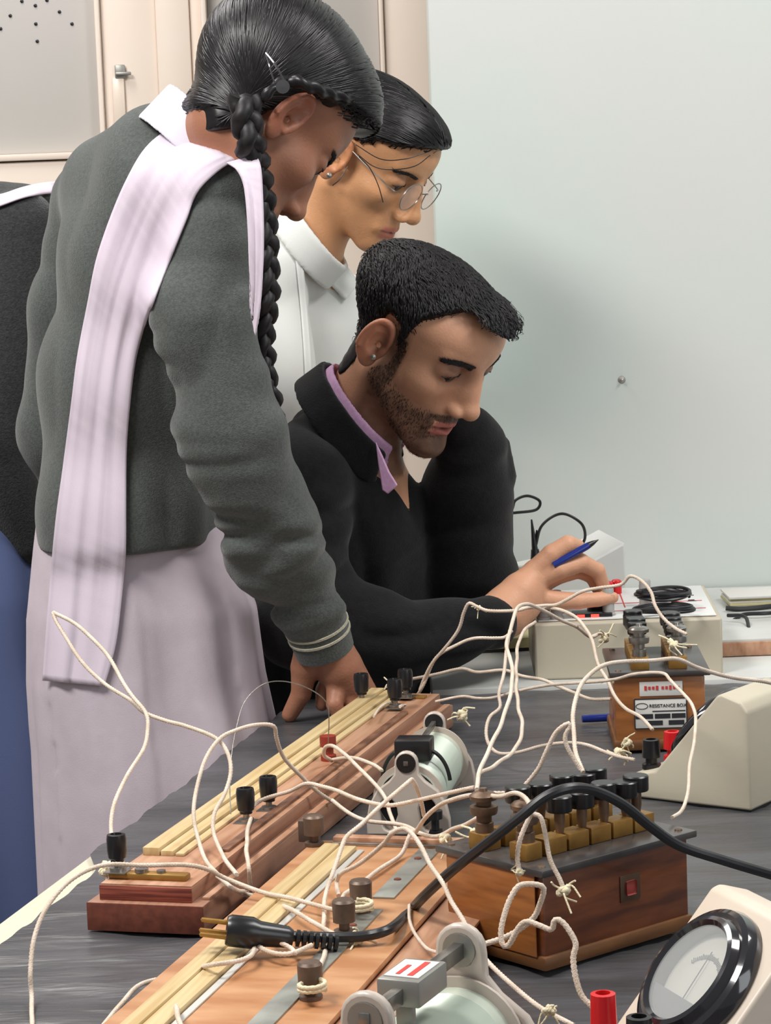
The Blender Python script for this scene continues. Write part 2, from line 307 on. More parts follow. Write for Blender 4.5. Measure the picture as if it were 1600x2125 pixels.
# ---- resistance boxes
def resistance_box(origin, yaw, L, Wd, H, label, near):
    e = empty('resistance_box', origin, yaw, label, 'resistance box')
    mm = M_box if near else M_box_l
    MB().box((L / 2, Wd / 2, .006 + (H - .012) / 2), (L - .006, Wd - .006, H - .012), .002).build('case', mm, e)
    MB().box((L / 2, Wd / 2, .007), (L, Wd, .012), .003).build('skirting', M_box_d, e)
    MB().box((L / 2, Wd / 2, H - .0025), (L + .006, Wd + .006, .006), .0012).build('ebonite_top', M_ebon, e)
    n = 5 if near else 6; bx0 = .030; pitch = (L - .045) / n; rows = (Wd * .30, Wd * .70)
    for r, yy in enumerate(rows):
        for k in range(n):
            x = bx0 + pitch * (k + .5); b = MB(); b.box((x, yy, H + .0075), (pitch - .0022, .019, .014), .0012)
            b.build('brass_block', M_brass, e)
        for k in range(n - (0 if r else 0)):
            x = bx0 + pitch * (k + 1) - (.0 if k < n - 1 else pitch * .5)
            if r == 0 and k == 5 and near: pass
            p = MB(); p.lathe([(.0026, 0), (.0045, .012), (.0045, .027)], (x, yy, H + .010), 12); q = p.build('plug_pin', M_brass_d, e)
            hj = random.uniform(0, .006); c = MB(); c.lathe([(.0050, 0), (.0103, .0004), (.0108, .002), (.0108, .0125), (.0098, .0135), (0, .0136)], (x, yy, H + .030 + hj), 20, knurl=.0); c.build('plug_cap', M_black, q)
    for yy in rows:
        b = MB(); b.box((.017, yy, H + .0075), (.018, .02, .014), .001); b.build('terminal_block', M_brass, e)
        b = MB(); b.lathe([(.0075, 0), (.0075, .008), (.0062, .009), (.0062, .014), (.0105, .015), (.0112, .018), (.0112, .0215), (.0062, .0225), (.0062, .026), (.0108, .027), (.0112, .0305), (.009, .0325), (.0035, .034), (.003, .0365), (0, .037)], (.017, yy, H + .0145), 24, knurl=.03)
        b.build('terminal', M_brass_d if near else M_nickel, e)
    for x, y in ((L - .008, .008), (L - .008, Wd - .008), (.006, .007), (.006, Wd - .007)): MB().lathe([(.0035, 0), (.003, .0012), (0, .0016)], (x, y, H + .0005), 12).build('screw', M_brass_d, e)
    return e
A = G(1132, 2022); nbx = resistance_box((A.x, A.y, TZ), math.radians(40), .172, .122, .084, 'large dark wooden resistance box in front, its black plugs under a looping black cable', True)
pl = MB(); pl.box((0, 0, 0), (.023, .0012, .022), .0004); o = pl.build('maker_plate', mat('plate_metal', srgb(96, 74, 58), .35, .5), nbx); o.location = (.100, .0026, .050)
b = MB(); b.box((.100, .0018, .050), (.012, .0008, .012), .002); b.build('red_emblem', mat('faded_red', srgb(150, 60, 50), .5), nbx)
b = MB(); b.box((-.0004, .061, .046), (.0012, .104, .068), .0004); b.build('lit_end_tone', M_box_l, nbx)  # lit end of the case: the light is painted on as a lighter wood tone
A = G(1472, 1556); fb = resistance_box((A.x, A.y, TZ), math.radians(88), .150, .104, .089, 'brown wooden resistance box with white label, farther back between the two meters', False)
# labels on its near end: end face is x=0, normal -x ; reading direction goes towards -y
rot = (math.pi / 2, 0, -math.pi / 2)
b = MB(); b.box((.0022, .045, .032), (.001, .058, .034), .0003); q = b.build('name_plate', M_paper, fb); LBL = Vector((0, .007, .010)); q.location = LBL
b = MB()
for dy, dz, sy, sz in ((0, .0165, .0575, .0012), (0, -.0165, .0575, .0012), (.0285, 0, .0012, .033), (-.0285, 0, .0012, .033), (.018, -.003, .019, .0052), (-.002, -.003, .017, .0052), (-.0195, -.003, .015, .0052), (.006, -.0105, .016, .0052), (-.017, -.0105, .017, .0052)): b.box((.0016, .045 + dy, .032 + dz), (.0006, sy, sz))
b.box((.0016, .036, .0345), (.0006, .036, .0012)); b.build('plate_print', M_ink, fb).location = LBL
text('RESISTANCE BOX', .0052, M_ink, fb, (.0013, .044, .0505), rot)
el = MB(); el.tube([(.0016, .0655 + .0065 * math.cos(t), .0405 + .0032 * math.sin(t)) for t in np.linspace(0, 2 * math.pi, 24, endpoint=False)], .0004, 6, closed=True); el.build('oval_mark', M_ink, fb).location = LBL
b = MB(); b.box((.0022, .047, .0615), (.001, .047, .016), .0003); b.build('paper_sticker', M_paper, fb).location = (0, .004, .008)
b = MB()
for k in range(9): b.box((.0014, .068 - .0042 * k - (.002 if k > 3 else 0), .0705), (.0006, .0026, .0034 if k % 3 else .0048))
b.build('sticker_print', M_redink, fb)
# ---- rheostats
def bracket_poly(s):   # outline in local y,z : arched body, waist and ring eye
    L_ = [(-.041, 0), (-.041, .016), (-.038, .030), (-.030, .044), (-.018, .053), (-.012, .060), (-.0115, .070)]
    top = [(.0115 * math.cos(a), .071 + .0115 * math.sin(a)) for a in np.linspace(math.pi, 0, 11)]
    R_ = [(-x, z) for x, z in reversed(L_)]
    return [(x * s, z * s) for x, z in L_ + top[1:-1] + R_]
def cast_bracket(parent, x, s=1.0, t=.008, arch=True):
    bm = bmesh.new(); outer = bracket_poly(s)
    def loop(poly): return [bm.verts.new((0, y, z)) for y, z in poly]
    loops = [loop(outer)]
    if arch:
        for sg in (-1, 1): loops.append(loop([(sg * .0195 * s + .0095 * s * math.cos(a) * (1 if math.sin(a) > 0 else .8), .020 * s + .0165 * s * math.sin(a)) for a in np.linspace(0, 2 * math.pi, 16, endpoint=False)]))
    loops.append(loop([(.0062 * s * math.cos(a), .071 * s + .0062 * s * math.sin(a)) for a in np.linspace(0, 2 * math.pi, 18, endpoint=False)]))
    ed = []
    for lp in loops:
        for i in range(len(lp)): ed.append(bm.edges.new((lp[i], lp[(i + 1) % len(lp)])))
    bmesh.ops.triangle_fill(bm, use_beauty=True, use_dissolve=False, edges=ed)
    r = bmesh.ops.extrude_face_region(bm, geom=bm.faces[:]); bmesh.ops.translate(bm, vec=(t, 0, 0), verts=[v for v in r['geom'] if isinstance(v, bmesh.types.BMVert)])
    bmesh.ops.recalc_face_normals(bm, faces=bm.faces); bmesh.ops.translate(bm, vec=(x, 0, 0), verts=bm.verts); bm.verts.index_update()
    me = bpy.data.meshes.new('end_bracket'); bm.to_mesh(me); bm.free(); me.shade_smooth(); me.set_sharp_from_angle(angle=math.radians(30))
    o = link_mesh('end_bracket', me, M_cast, parent, smooth=False)
    bv = o.modifiers.new('b', 'BEVEL'); bv.width = .0016 * s; bv.segments = 2; bv.limit_method = 'ANGLE'; bv.angle_limit = math.radians(50)
    g = MB(); ry = Matrix.Rotation(math.pi / 2, 4, 'Y')
    bo_ = .0074 if s > 1.2 else .0095; g.lathe([(.0035 * s, -.001), (bo_ * s, -.001), (bo_ * s, .001), (.0062 * s, .0015), (.0062 * s, t + .001), (.0035 * s, t + .001)], n=20, M=Matrix.Translation((x, 0, .071 * s)) @ ry); g.build('bush', M_grey_al if s > 1.2 else M_black, parent)
    return o
def rheostat(o, yaw, L, s, label, slider):
    e = empty('rheostat', o, yaw, label, 'rheostat'); ry = Matrix.Rotation(math.pi / 2, 4, 'Y')
    cast_bracket(e, 0, s); cast_bracket(e, L - .008, s)
    t = MB(); tr_ = (.0255 if slider[1] else .030) * s; tz_ = .0300 * s if slider[1] else .0325 * s; t.lathe([(.0, .0), (tr_, .0), (tr_, L - .014), (.0, L - .014)], n=40, M=Matrix.Translation((.007, 0, tz_)) @ ry); t.build('ceramic_tube', M_ceram, e)
    b = MB(); b.lathe([(0, 0), (tr_ * .97, 0), (tr_ * .97, .0006), (0, .0006)], n=36, M=Matrix.Translation((.0062, 0, tz_)) @ ry); b.build('dark_end_plug', M_black, e)
    for xx in (.009, L - .013): 
        r_ = MB(); r_.lathe([(tr_ + .0005, 0), (tr_ * 1.18, 0), (tr_ * 1.18, .003), (tr_ + .0005, .004)], n=40, M=Matrix.Translation((xx, 0, tz_)) @ ry); r_.build('end_ring', M_cast, e)
    w_ = MB()
    w_.lathe(sum([[(tr_ + .0002, i * .0016), (tr_ + .0009, i * .0016 + .0008)] for i in range(int((L - .05) / .0016))], []), n=32, M=Matrix.Translation((.022, 0, tz_)) @ ry); w_.build('resistance_winding', mat('pale_winding', srgb(190, 200, 186), .35), e)
    MB().box((L / 2, 0, .071 * s), (L + .004, .0048 * s, (.0068 if slider[1] else .0048) * s), .0006).build('slide_rod', M_nickel, e)
    sx, big = slider
    if big:   # grey cast slider with a printed sticker
        MB().box((sx, 0, .072 * s), (.048, .030, .018), .002).build('slider_block', M_grey_al, e); MB().box((sx, 0, .072 * s + .0094), (.036, .024, .0006)).build('sticker', M_paper, e)
        b = MB(); b.box((sx, -.005, .072 * s + .0099), (.030, .004, .0003)); b.box((sx - .004, .004, .072 * s + .0099), (.020, .003, .0003)); b.build('sticker_print', M_redink, e)
        b = MB(); b.box((sx - .012, 0, .060 * s), (.006, .012, .016), .001); b.build('contact_arm', M_grey_al, e)
    else:
        MB().box((sx, 0, .074 * s), (.030, .036, .021), .002).build('slider_block', M_black, e)
        for sg in (-1, 1):
            p_ = [(sx + .004, sg * (.010 + .024 * math.sin(a)), .0325 + (.0355) * math.cos(a) + .004) for a in np.linspace(.25, 1.45, 12)]
            b = MB(); b.tube(p_, .0022, 6, flat=1); b.build('contact_spring', M_black, e)
    for xx in (-.010, L + .006):
        b = MB(); b.lathe([(.004, 0), (.004, .010), (.0075, .011), (.0075, .019), (0, .02)], (xx, -.028 * s, .008), 16); b.box((xx + .002, -.028 * s, .004), (.012, .012, .007), .001); b.build('screw_terminal', M_black, e)
    return e
A = G(848, 1733); Bq = G(905, 1640); d = (Bq - A); rheostat((A.x, A.y, TZ), math.atan2(d.y, d.x), d.length + .01, 1.0, 'small rheostat with pale green tube and black slider, by the long metre bridge', (.055, False))
s_ = 1.57; Aq = G(758, 2118, TZ + .071 * s_); Bq = G(962, 1965, TZ + .071 * s_); d = Bq - Aq; d.z = 0
rheostat((Aq.x, Aq.y, TZ), math.atan2(d.y, d.x), d.length, s_, 'large cream rheostat at the bottom edge with a stickered grey slider', (.075, True))
# ---- galvanometers (bench meters)
def bench_meter(o, yaw, label, W_=.125, s=1.0, m=M_case, dial=True, name='galvanometer', th=1.0):
    e = empty(name, o, yaw, label, 'meter')
    prof = [(0, 0), (0, .020), (.003, .0235), (.036, .031), (.112, .119), (.118, .121), (.140, .114), (.148, .104), (.150, 0)]
    b = bmesh.new(); lo = [b.verts.new((x * s, 0, z * s)) for x, z in prof]; f = b.faces.new(lo); r = bmesh.ops.extrude_face_region(b, geom=[f]); bmesh.ops.translate(b, vec=(0, W_, 0), verts=[v for v in r['geom'] if isinstance(v, bmesh.types.BMVert)])
    bmesh.ops.recalc_face_normals(b, faces=b.faces); b.edges.ensure_lookup_table()
    bmesh.ops.bevel(b, geom=b.edges[:], offset=.003, segments=3, affect='EDGES', profile=.5); b.verts.index_update(); MB().bm(b).build('case', m, e, auto=40)
    MB().box((.075 * s, W_ / 2, -.0005), (.146 * s, W_ - .008, .004)).build('base_plate', M_black, e)
    ang = math.atan2(.088, .076); c = Vector((.074 * s, W_ / 2, .075 * s)); Mx = Matrix.Translation(c) @ Matrix.Rotation(-ang, 4, 'Y') @ Matrix.Diagonal((1, 1, 1 if th > 1.2 else .6, 1))   # local z = panel normal
    if dial:
        R_ = .052 * s
        def part(name, mb, mm): 
            q = mb.build(name, mm, e); q.matrix_basis = Mx; return q
        b = MB(); b.lathe([(R_ * .80, .001), (R_, .001), (R_, .005), (R_ * .95, .011), (R_ * .88, .013), (R_ * .83, .0125), (R_ * .78, .017), (R_ * .72, .018), (R_ * .67, .015), (R_ * .66, .004)], n=56); b.V = [Vector((v.x, v.y, v.z)) for v in b.V]; part('bezel', b, M_bez)
        b = MB(); b.lathe([(R_ * .68, .004), (0, .0041)], n=40); part('dial', b, M_dial)
        b = MB(); n = 26
        for i in range(n + 1):
            a = math.radians(-48 + 96 * i / n); rr = R_ * .50; ln = .005 if i % 5 == 0 else .003
            b.box((0, 0, 0), (ln, .0005, .0003), 0, Matrix.Translation((math.cos(a) * rr - .010, math.sin(a) * rr, .0045)) @ Matrix.Rotation(a, 4, 'Z'))
        b.tube([(math.cos(math.radians(t)) * R_ * .47 - .010, math.sin(math.radians(t)) * R_ * .47, .0045) for t in range(-48, 49, 6)], .0002, 4); part('scale_marks', b, M_ink)
        b = MB(); b.cyl((-R_ * .35, 0, .006), (R_ * .38, .003, .006), .0004, 6); part('needle', b, M_ink)
        b = MB(); pts = [(R_ * .665 * math.cos(a), R_ * .665 * math.sin(a)) for a in np.linspace(math.radians(118), math.radians(242), 20)]
        b.add(*topslab(pts, .005, .012)); part('lower_cover', b, mat('grey_cover', srgb(92, 92, 94), .35))
        b = MB(); b.lathe([(R_ * .69, .0150), (0, .0155)], n=40); b.lathe([(R_ * .69, .0140), (0, .0145)], n=40); part('glass', b, M_glass)
    for yy, mm, nm in ((W_ * .28, M_black, 'black_terminal'), (W_ * .72, M_red, 'red_terminal')):
        b = MB(); b.lathe([(.0095, 0), (.0095, .005), (.006, .006), (.006, .011), (.0095, .012), (.0085, .030 * th), (.0052, .030 * th + .0005), (.005, .022 * th), (0, .0215 * th)], (.015 * s, yy, .026 * s), 22, knurl=.02); b.build(nm, mm, e)
    return e
A = G(1304, 1652); bench_meter((A.x - .002, A.y, TZ), math.radians(-36), 'cream bench meter seen from its blank side, right of the labelled resistance box', W_=.10, s=.95)
# near meter: top-left panel corner through (1480,1840)
yw = math.radians(20); T_ = G(1480, 1840, TZ + .119 * 1.05); ax = Vector((math.cos(yw), math.sin(yw), 0)); ay = Vector((-math.sin(yw), math.cos(yw), 0))
o = T_ - ax * .114 * 1.05 - ay * .128; bench_meter((o.x, o.y, TZ), yw, 'cream bench meter with round black dial in the bottom right corner', W_=.128, s=1.05, m=M_case2, th=1.5)
# ------------------------------------------------------------------ power supply and things on the white bench
A = G(1112, 1414, TZ + .003); ps = empty('power_supply', (A.x, A.y + .004, TZ + .003), math.radians(-1), 'wide cream power supply with white control panel under the man\'s hand', 'instrument')
Wp, Dp, H0, H1 = .236, .20, .072, .083
b = bmesh.new(); pr = [(0, 0), (Dp, 0), (Dp, H1), (0, H0)]
V = [(x, y, z) for x in (0, Wp) for y, z in pr]; mb = MB(); mb.add(V, [(0, 1, 2, 3)[::-1], (4, 5, 6, 7), (0, 1, 5, 4), (1, 2, 6, 5), (2, 3, 7, 6), (3, 0, 4, 7)])
b.free(); o = mb.build('case', M_case, ps, auto=20); bv = o.modifiers.new('b', 'BEVEL'); bv.width = .003; bv.segments = 2
sl = math.atan2(H1 - H0, Dp); PM = Matrix.Translation((0, 0, H0)) @ Matrix.Rotation(sl, 4, 'X')
def pp(name, mb, m): q = mb.build(name, m, ps); q.matrix_basis = PM; return q
pp('control_panel', MB().box((Wp / 2, .100, .0014), (Wp - .012, .180, .0014), .0004), M_face)
b = MB()
for y in (.05, .095): b.box((Wp / 2, y, .0024), (Wp - .03, .0014, .0006))
b.box((.12, .12, .0024), (.0014, .10, .0006))
pp('red_lines', b, M_redink)
b = MB(); b.box((.075, .030, .004), (.05, .022, .006), .001); pp('display_window', b, M_black)
for x in (.060, .078):
    b = MB(); b.box((x, .0185, .0040), (.010, .0012, .004)); pp('red_digit', b, M_led)
for x, y in ((.014, .02), (.030, .02), (.096, .03), (.146, .07)):
    b = MB(); b.lathe([(.009, 0), (.009, .003), (.0075, .004), (.0072, .034), (.006, .036), (0, .0362)], (x, y, .002), 18, knurl=.03); pp('grey_socket', b, mat('grey_plastic', srgb(170, 168, 164), .4))
for x, y in ((.104, .15), (.116, .16), (.150, .13)):
    b = MB(); b.lathe([(.007, 0), (.007, .016), (.005, .018), (0, .018)], (x, y, .002), 16); pp('red_socket', b, M_red)
b = MB(); b.lathe([(.014, 0), (.014, .012), (.012, .014), (0, .014)], (.085, .055, .002), 22, knurl=.04); pp('black_dial_knob', b, M_black)
b = MB()
for y in (.165, .135, .10): b.box((.208, y, .0024), (.008, .003, .0006)); b.box((.208, y - .006, .0024), (.012, .002, .0006))
pp('panel_marks', b, M_ink)
# coiled black leads lying on the panel
cb = MB(); c0 = G(1376, 1240, .848)
pts = []
for t in np.linspace(0, 7.2 * math.pi, 160): pts.append((c0.x + (.033 + .002 * math.sin(t * 1.7)) * math.cos(t), c0.y + .028 * math.sin(t), c0.z + .0004 * t + .0012 * math.sin(t * 2.3)))
cb.tube(pts, .0022, 7); tag(cb.build('coiled_lead', M_blackm), 'coil of thin black lead lying on the power supply panel', 'cable')
cb = MB(); c0 = G(1378, 1268, .838); pts = []
for t in np.linspace(0, 6.4 * math.pi, 140): pts.append((c0.x + (.036 + .002 * math.sin(t * 1.3)) * math.cos(t), c0.y + .022 * math.sin(t), c0.z + .0003 * t + .0010 * math.sin(t * 1.9)))
cb.tube(pts, .0022, 7); tag(cb.build('coiled_lead', M_blackm), 'lower coil of black lead hanging over the front of the power supply', 'cable')
# white instrument behind the hand
A = G(1195, 1290); ins = empty('white_instrument', (P(1190, 1250, 3.62).x, 3.62, TZ + .003), math.radians(8), 'white sloping instrument case behind the man\'s writing hand', 'instrument')
xr_ = P(1301, 1180, 3.62).x - ins.location.x; zl = P(1195, 1180, 3.62).z - TZ - .003; zr = P(1301, 1128, 3.62).z - TZ - .003
mb = MB(); mb.prism([(-.12, 0), (xr_, 0), (xr_, zr), (xr_ * .1, zl), (-.12, zl - .02)], 0, .16); q = mb.build('case', mat('pale_grey_case', srgb(206, 206, 202), .45), ins); bv = q.modifiers.new('b', 'BEVEL'); bv.width = .003; bv.segments = 2
MB().box((xr_ / 2 - .05, -.001, zl * .35), (xr_ * .8, .003, zl * .5), .001).build('front_panel', M_face, ins)
b = MB(); b.lathe([(.008, 0), (.008, .02), (0, .021)], (-.098, .012, zl - .008), 16); b.build('red_terminal', M_red, ins); b = MB(); b.lathe([(.008, 0), (.008, .012), (0, .013)], (-.07, .012, zl - .006), 16); b.build('white_terminal', M_white, ins)
# crocodile clip lead standing behind the hand
q = P(1110, 1140, 3.6); q0 = P(1104, 1078, 3.6); b = MB(); b.cyl(q, P(1103, 1078, 3.6), .0045, 8, .0012); b.cyl(q, P(1114, 1100, 3.605), .0035, 8, .0012); b.cyl(P(1112, 1160, 3.6), q, .0075, 12, .0055)
b.tube(spline([P(*v) for v in ((1111, 1135, 3.6), (1125, 1090, 3.6), (1165, 1066, 3.6), (1205, 1085, 3.6), (1214, 1115, 3.61), (1200, 1140, 3.62), (1175, 1165, 3.64), (1165, 1200, 3.66))], 10), .0021, 7); tag(b.build('crocodile_clip_lead', M_blackm), 'black crocodile clip lead looping up behind the writing hand', 'cable')
b = MB(); b.tube(spline([P(*v) for v in ((1040, 1100, 3.62), (1062, 1058, 3.62), (1070, 1038, 3.62), (1095, 1029, 3.62), (1120, 1040, 3.62), (1112, 1058, 3.62), (1070, 1064, 3.62), (1030, 1068, 3.63), (960, 1080, 3.65))], 10), .0021, 7); tag(b.build('black_lead', M_blackm), 'thin black lead loop emerging right of the man\'s raised sleeve', 'cable')
b = MB(); b.tube(spline([P(*v) for v in ((905, 1020, 3.7), (885, 1017, 3.7), (873, 1035, 3.7), (880, 1060, 3.7), (900, 1100, 3.7))], 8), .0021, 7); tag(b.build('black_lead', M_blackm), 'thin black lead curving between the man\'s collar and sleeve', 'cable')
# things right of the supply
ys = G(1560, 1330, TZ + .02).y
wb = empty('white_board', (P(1600, 1300, ys).x, ys + .2, TZ + .003), 0, 'white laminated board with brown edge at the right, against the wall', 'board')
MB().box((.12, .0, .010), (.5, .44, .018), .001).build('board_core', M_wood_pink, wb); MB().box((.12, .002, .0205), (.5, .436, .004), .0005).build('board_face', M_white, wb)
zz = TZ + .003 + .0225
for k in range(5):
    c = G(1590, 1250, zz); q = MB().box((0, 0, 0), (.11, .08, .003), .0003).build('paper_sheaf', M_ypaper if k % 2 else M_paper); q.location = (c.x + random.uniform(-.004, .004), c.y + random.uniform(-.004, .004), zz + .0017 + k * .0032); q.rotation_euler.z = random.uniform(-.06, .06)
    tag(q, ('bottom', 'second lowest', 'middle', 'second highest', 'topmost')[k] + ' sheaf in the little paper pile on the white board', 'paper', 'paper sheaves piled on the white board')
def cable(name, pts, r, m, label, cat='cable', n=10, **k):
    b = MB(); b.tube(resample(spline([P(*p) for p in pts], n), .004), r, 8, **k); return tag(b.build(name, m), label, cat)
cable('black_cable', ((1506, 1262, 3.56), (1540, 1264, 3.56), (1600, 1258, 3.57), (1700, 1245, 3.6)), .0035, M_blackm, 'straight black cable across the white board at the right edge')
cable('black_cable', ((1506, 1300, 3.5), (1522, 1288, 3.5), (1545, 1275, 3.5), (1600, 1272, 3.5), (1680, 1262, 3.55)), .0028, M_blackm, 'black cable rising from behind the power supply corner')
cable('black_cable', ((1510, 1277, 3.48), (1546, 1280, 3.46), (1556, 1310, 3.42), (1575, 1338, 3.38), (1600, 1347, 3.37), (1680, 1350, 3.37)), .0026, M_blackm, 'black cable drooping over the brown edge of the white board')
# pad under the forearm
q = G(1050, 1362); pd = empty('note_pad', (q.x, q.y + .04, TZ + .003), math.radians(5), 'yellowed note pad with a black cover under the man\'s forearm', 'notebook')
MB().box((0, .04, .002), (.13, .13, .003), .0005).build('black_cover', M_black, pd); MB().box((0, .04, .011), (.128, .128, .014), .001).build('pages', M_ypaper, pd)
# pens
def pen(p0, p1, label, open_tip=False):
    b = empty('ball_pen', p0, 0, label, 'pen'); v = Vector(p1) - Vector(p0); L_ = v.length; M_ = v.to_track_quat('Z', 'Y').to_matrix().to_4x4()
    def pt(n, prof, mm): q = MB().lathe(prof, n=16).build(n, mm, b); q.matrix_basis = M_; return q
    pt('barrel', [(.0, 0), (.0042, 0), (.0046, .01), (.0046, L_ * .72), (.0042, L_ * .78)], M_blue); pt('tip', [(.0042, L_ * .78), (.003, L_ * .88), (.0012, L_ * .96), (.0006, L_), (0, L_)], M_black if open_tip else M_nickel); return b
a = G(1208, 1492, TZ + .005); pen(a, a + Vector((.14, .012, 0)), 'blue capped ball pen lying on the black sheet beside the far resistance box')
pen(G(676, 1438, TZ + .006), G(735, 1448, TZ + .006), 'blue pen lying on the table under the girl\'s palm')
# ------------------------------------------------------------------ black mains lead with plug
mp = empty('mains_lead', tuple(P(560, 1940, 2.18)), 0, 'black mains lead with a three pin plug arching over the near resistance box', 'mains lead')
path = [(575, 1942, G(575, 1942, .797).y), (640, 1944, G(640, 1944, .793).y), (700, 1945, G(700, 1945, .793).y), (760, 1942, G(760, 1942, .793).y), (810, 1927, G(810, 1927, .795).y), (850, 1892, 2.09), (880, 1860, 2.05), (940, 1805, 2.00), (1010, 1750, 1.97), (1080, 1695, 1.96), (1130, 1655, 1.96), (1180, 1636, 1.965), (1230, 1640, 1.98), (1290, 1668, 1.99), (1350, 1715, 2.0), (1410, 1755, 2.01), (1500, 1785, 2.02), (1600, 1815, 2.04), (1720, 1850, 2.10)]
b = MB(); b.tube(resample(spline([P(*p) for p in path] + [G(1800, 1830, .775), G(1930, 1790, TZ + .0045), G(2300, 1740, TZ + .0045)], 10), .004), .0042, 10); b.build('cable', M_blackm, mp, world=True)
pa = G(470, 1930, .808); pb = G(575, 1942, .801); d_ = (pb - pa).normalized(); M_ = Matrix.Translation(pa) @ d_.to_track_quat('Z', 'Y').to_matrix().to_4x4()
b = MB(); b.lathe([(0, 0), (.0110, 0), (.0125, .003), (.0125, .020), (.0100, .026), (.0085, .048), (.006, .052)], n=18, M=M_); pbd = b.build('plug_body', M_black, mp, world=True)
b = MB()
for k in range(7): b.lathe([(.0045, .054 + k * .005), (.0068, .0545 + k * .005), (.0068, .0572 + k * .005), (.0045, .0578 + k * .005)], n=12, M=M_)
b.build('strain_relief', M_black, mp, world=True)
for dx, dy in ((0, .006), (-.006, -.004), (.006, -.004)):
    b = MB(); b.lathe([(0, -.021), (.0018, -.02), (.002, 0)], (dx, dy, 0), 10, M=M_); b.build('brass_pin', M_brass, pbd, world=True)
# ------------------------------------------------------------------ implicit surfaces for bodies and clothes
f32 = np.float32
def A3(v): return np.array(tuple(v), f32)
def ell(p, c, r):
    r = A3(r); q = (p - A3(c)) / r; k0 = np.sqrt((q * q).sum(1)) + 1e-9; k1 = np.sqrt(((q / r) ** 2).sum(1)) + 1e-9; return k0 * (k0 - 1) / k1
def cap(p, a, b, ra, rb):
    a = A3(a); d = A3(b) - a; q = p - a; t = np.clip((q @ d) / max(float(d @ d), 1e-9), 0, 1); w = q - t[:, None] * d
    return np.sqrt((w * w).sum(1)) - (ra + (rb - ra) * t)
def smin(a, b, k):
    if k <= 0: return np.minimum(a, b)
    h = np.clip(.5 + .5 * (b - a) / k, 0, 1); return b + (a - b) * h - k * h * (1 - h)
def smax(a, b, k): return -smin(-a, -b, k)
def chain(p, pts, rad, k=.004):
    d = None
    for i in range(len(pts) - 1):
        e = cap(p, pts[i], pts[i + 1], rad[i], rad[i + 1]); d = e if d is None else smin(d, e, k)
    return d
def xf(M, p):
    Mi = np.array(M.inverted(), f32); return p @ Mi[:3, :3].T + Mi[:3, 3]
_h = rng.random((32, 32, 32)).astype(f32)
def noise(p, s):
    q = p * np.array(s, f32) + 100; i = np.floor(q).astype(np.int32); f = q - i; f = f * f * (3 - 2 * f); i &= 31; j = (i + 1) & 31
    def g(a, b, c): return _h[a[:, 0], b[:, 1], c[:, 2]]
    x, y, z = f.T
    return ((g(i, i, i) * (1 - x) + g(j, i, i) * x) * (1 - y) + (g(i, j, i) * (1 - x) + g(j, j, i) * x) * y) * (1 - z) + ((g(i, i, j) * (1 - x) + g(j, i, j) * x) * (1 - y) + (g(i, j, j) * (1 - x) + g(j, j, j) * x) * y) * z - .5
def axis(lo, hi, h, fine=()):
    x = lo; out = [lo]
    while x < hi:
        s = h
        for a, b, hf in fine: s = min(s, hf + .2 * max(a - x, x - b, 0))
        x += s; out.append(x)
    return np.array(out, f32)
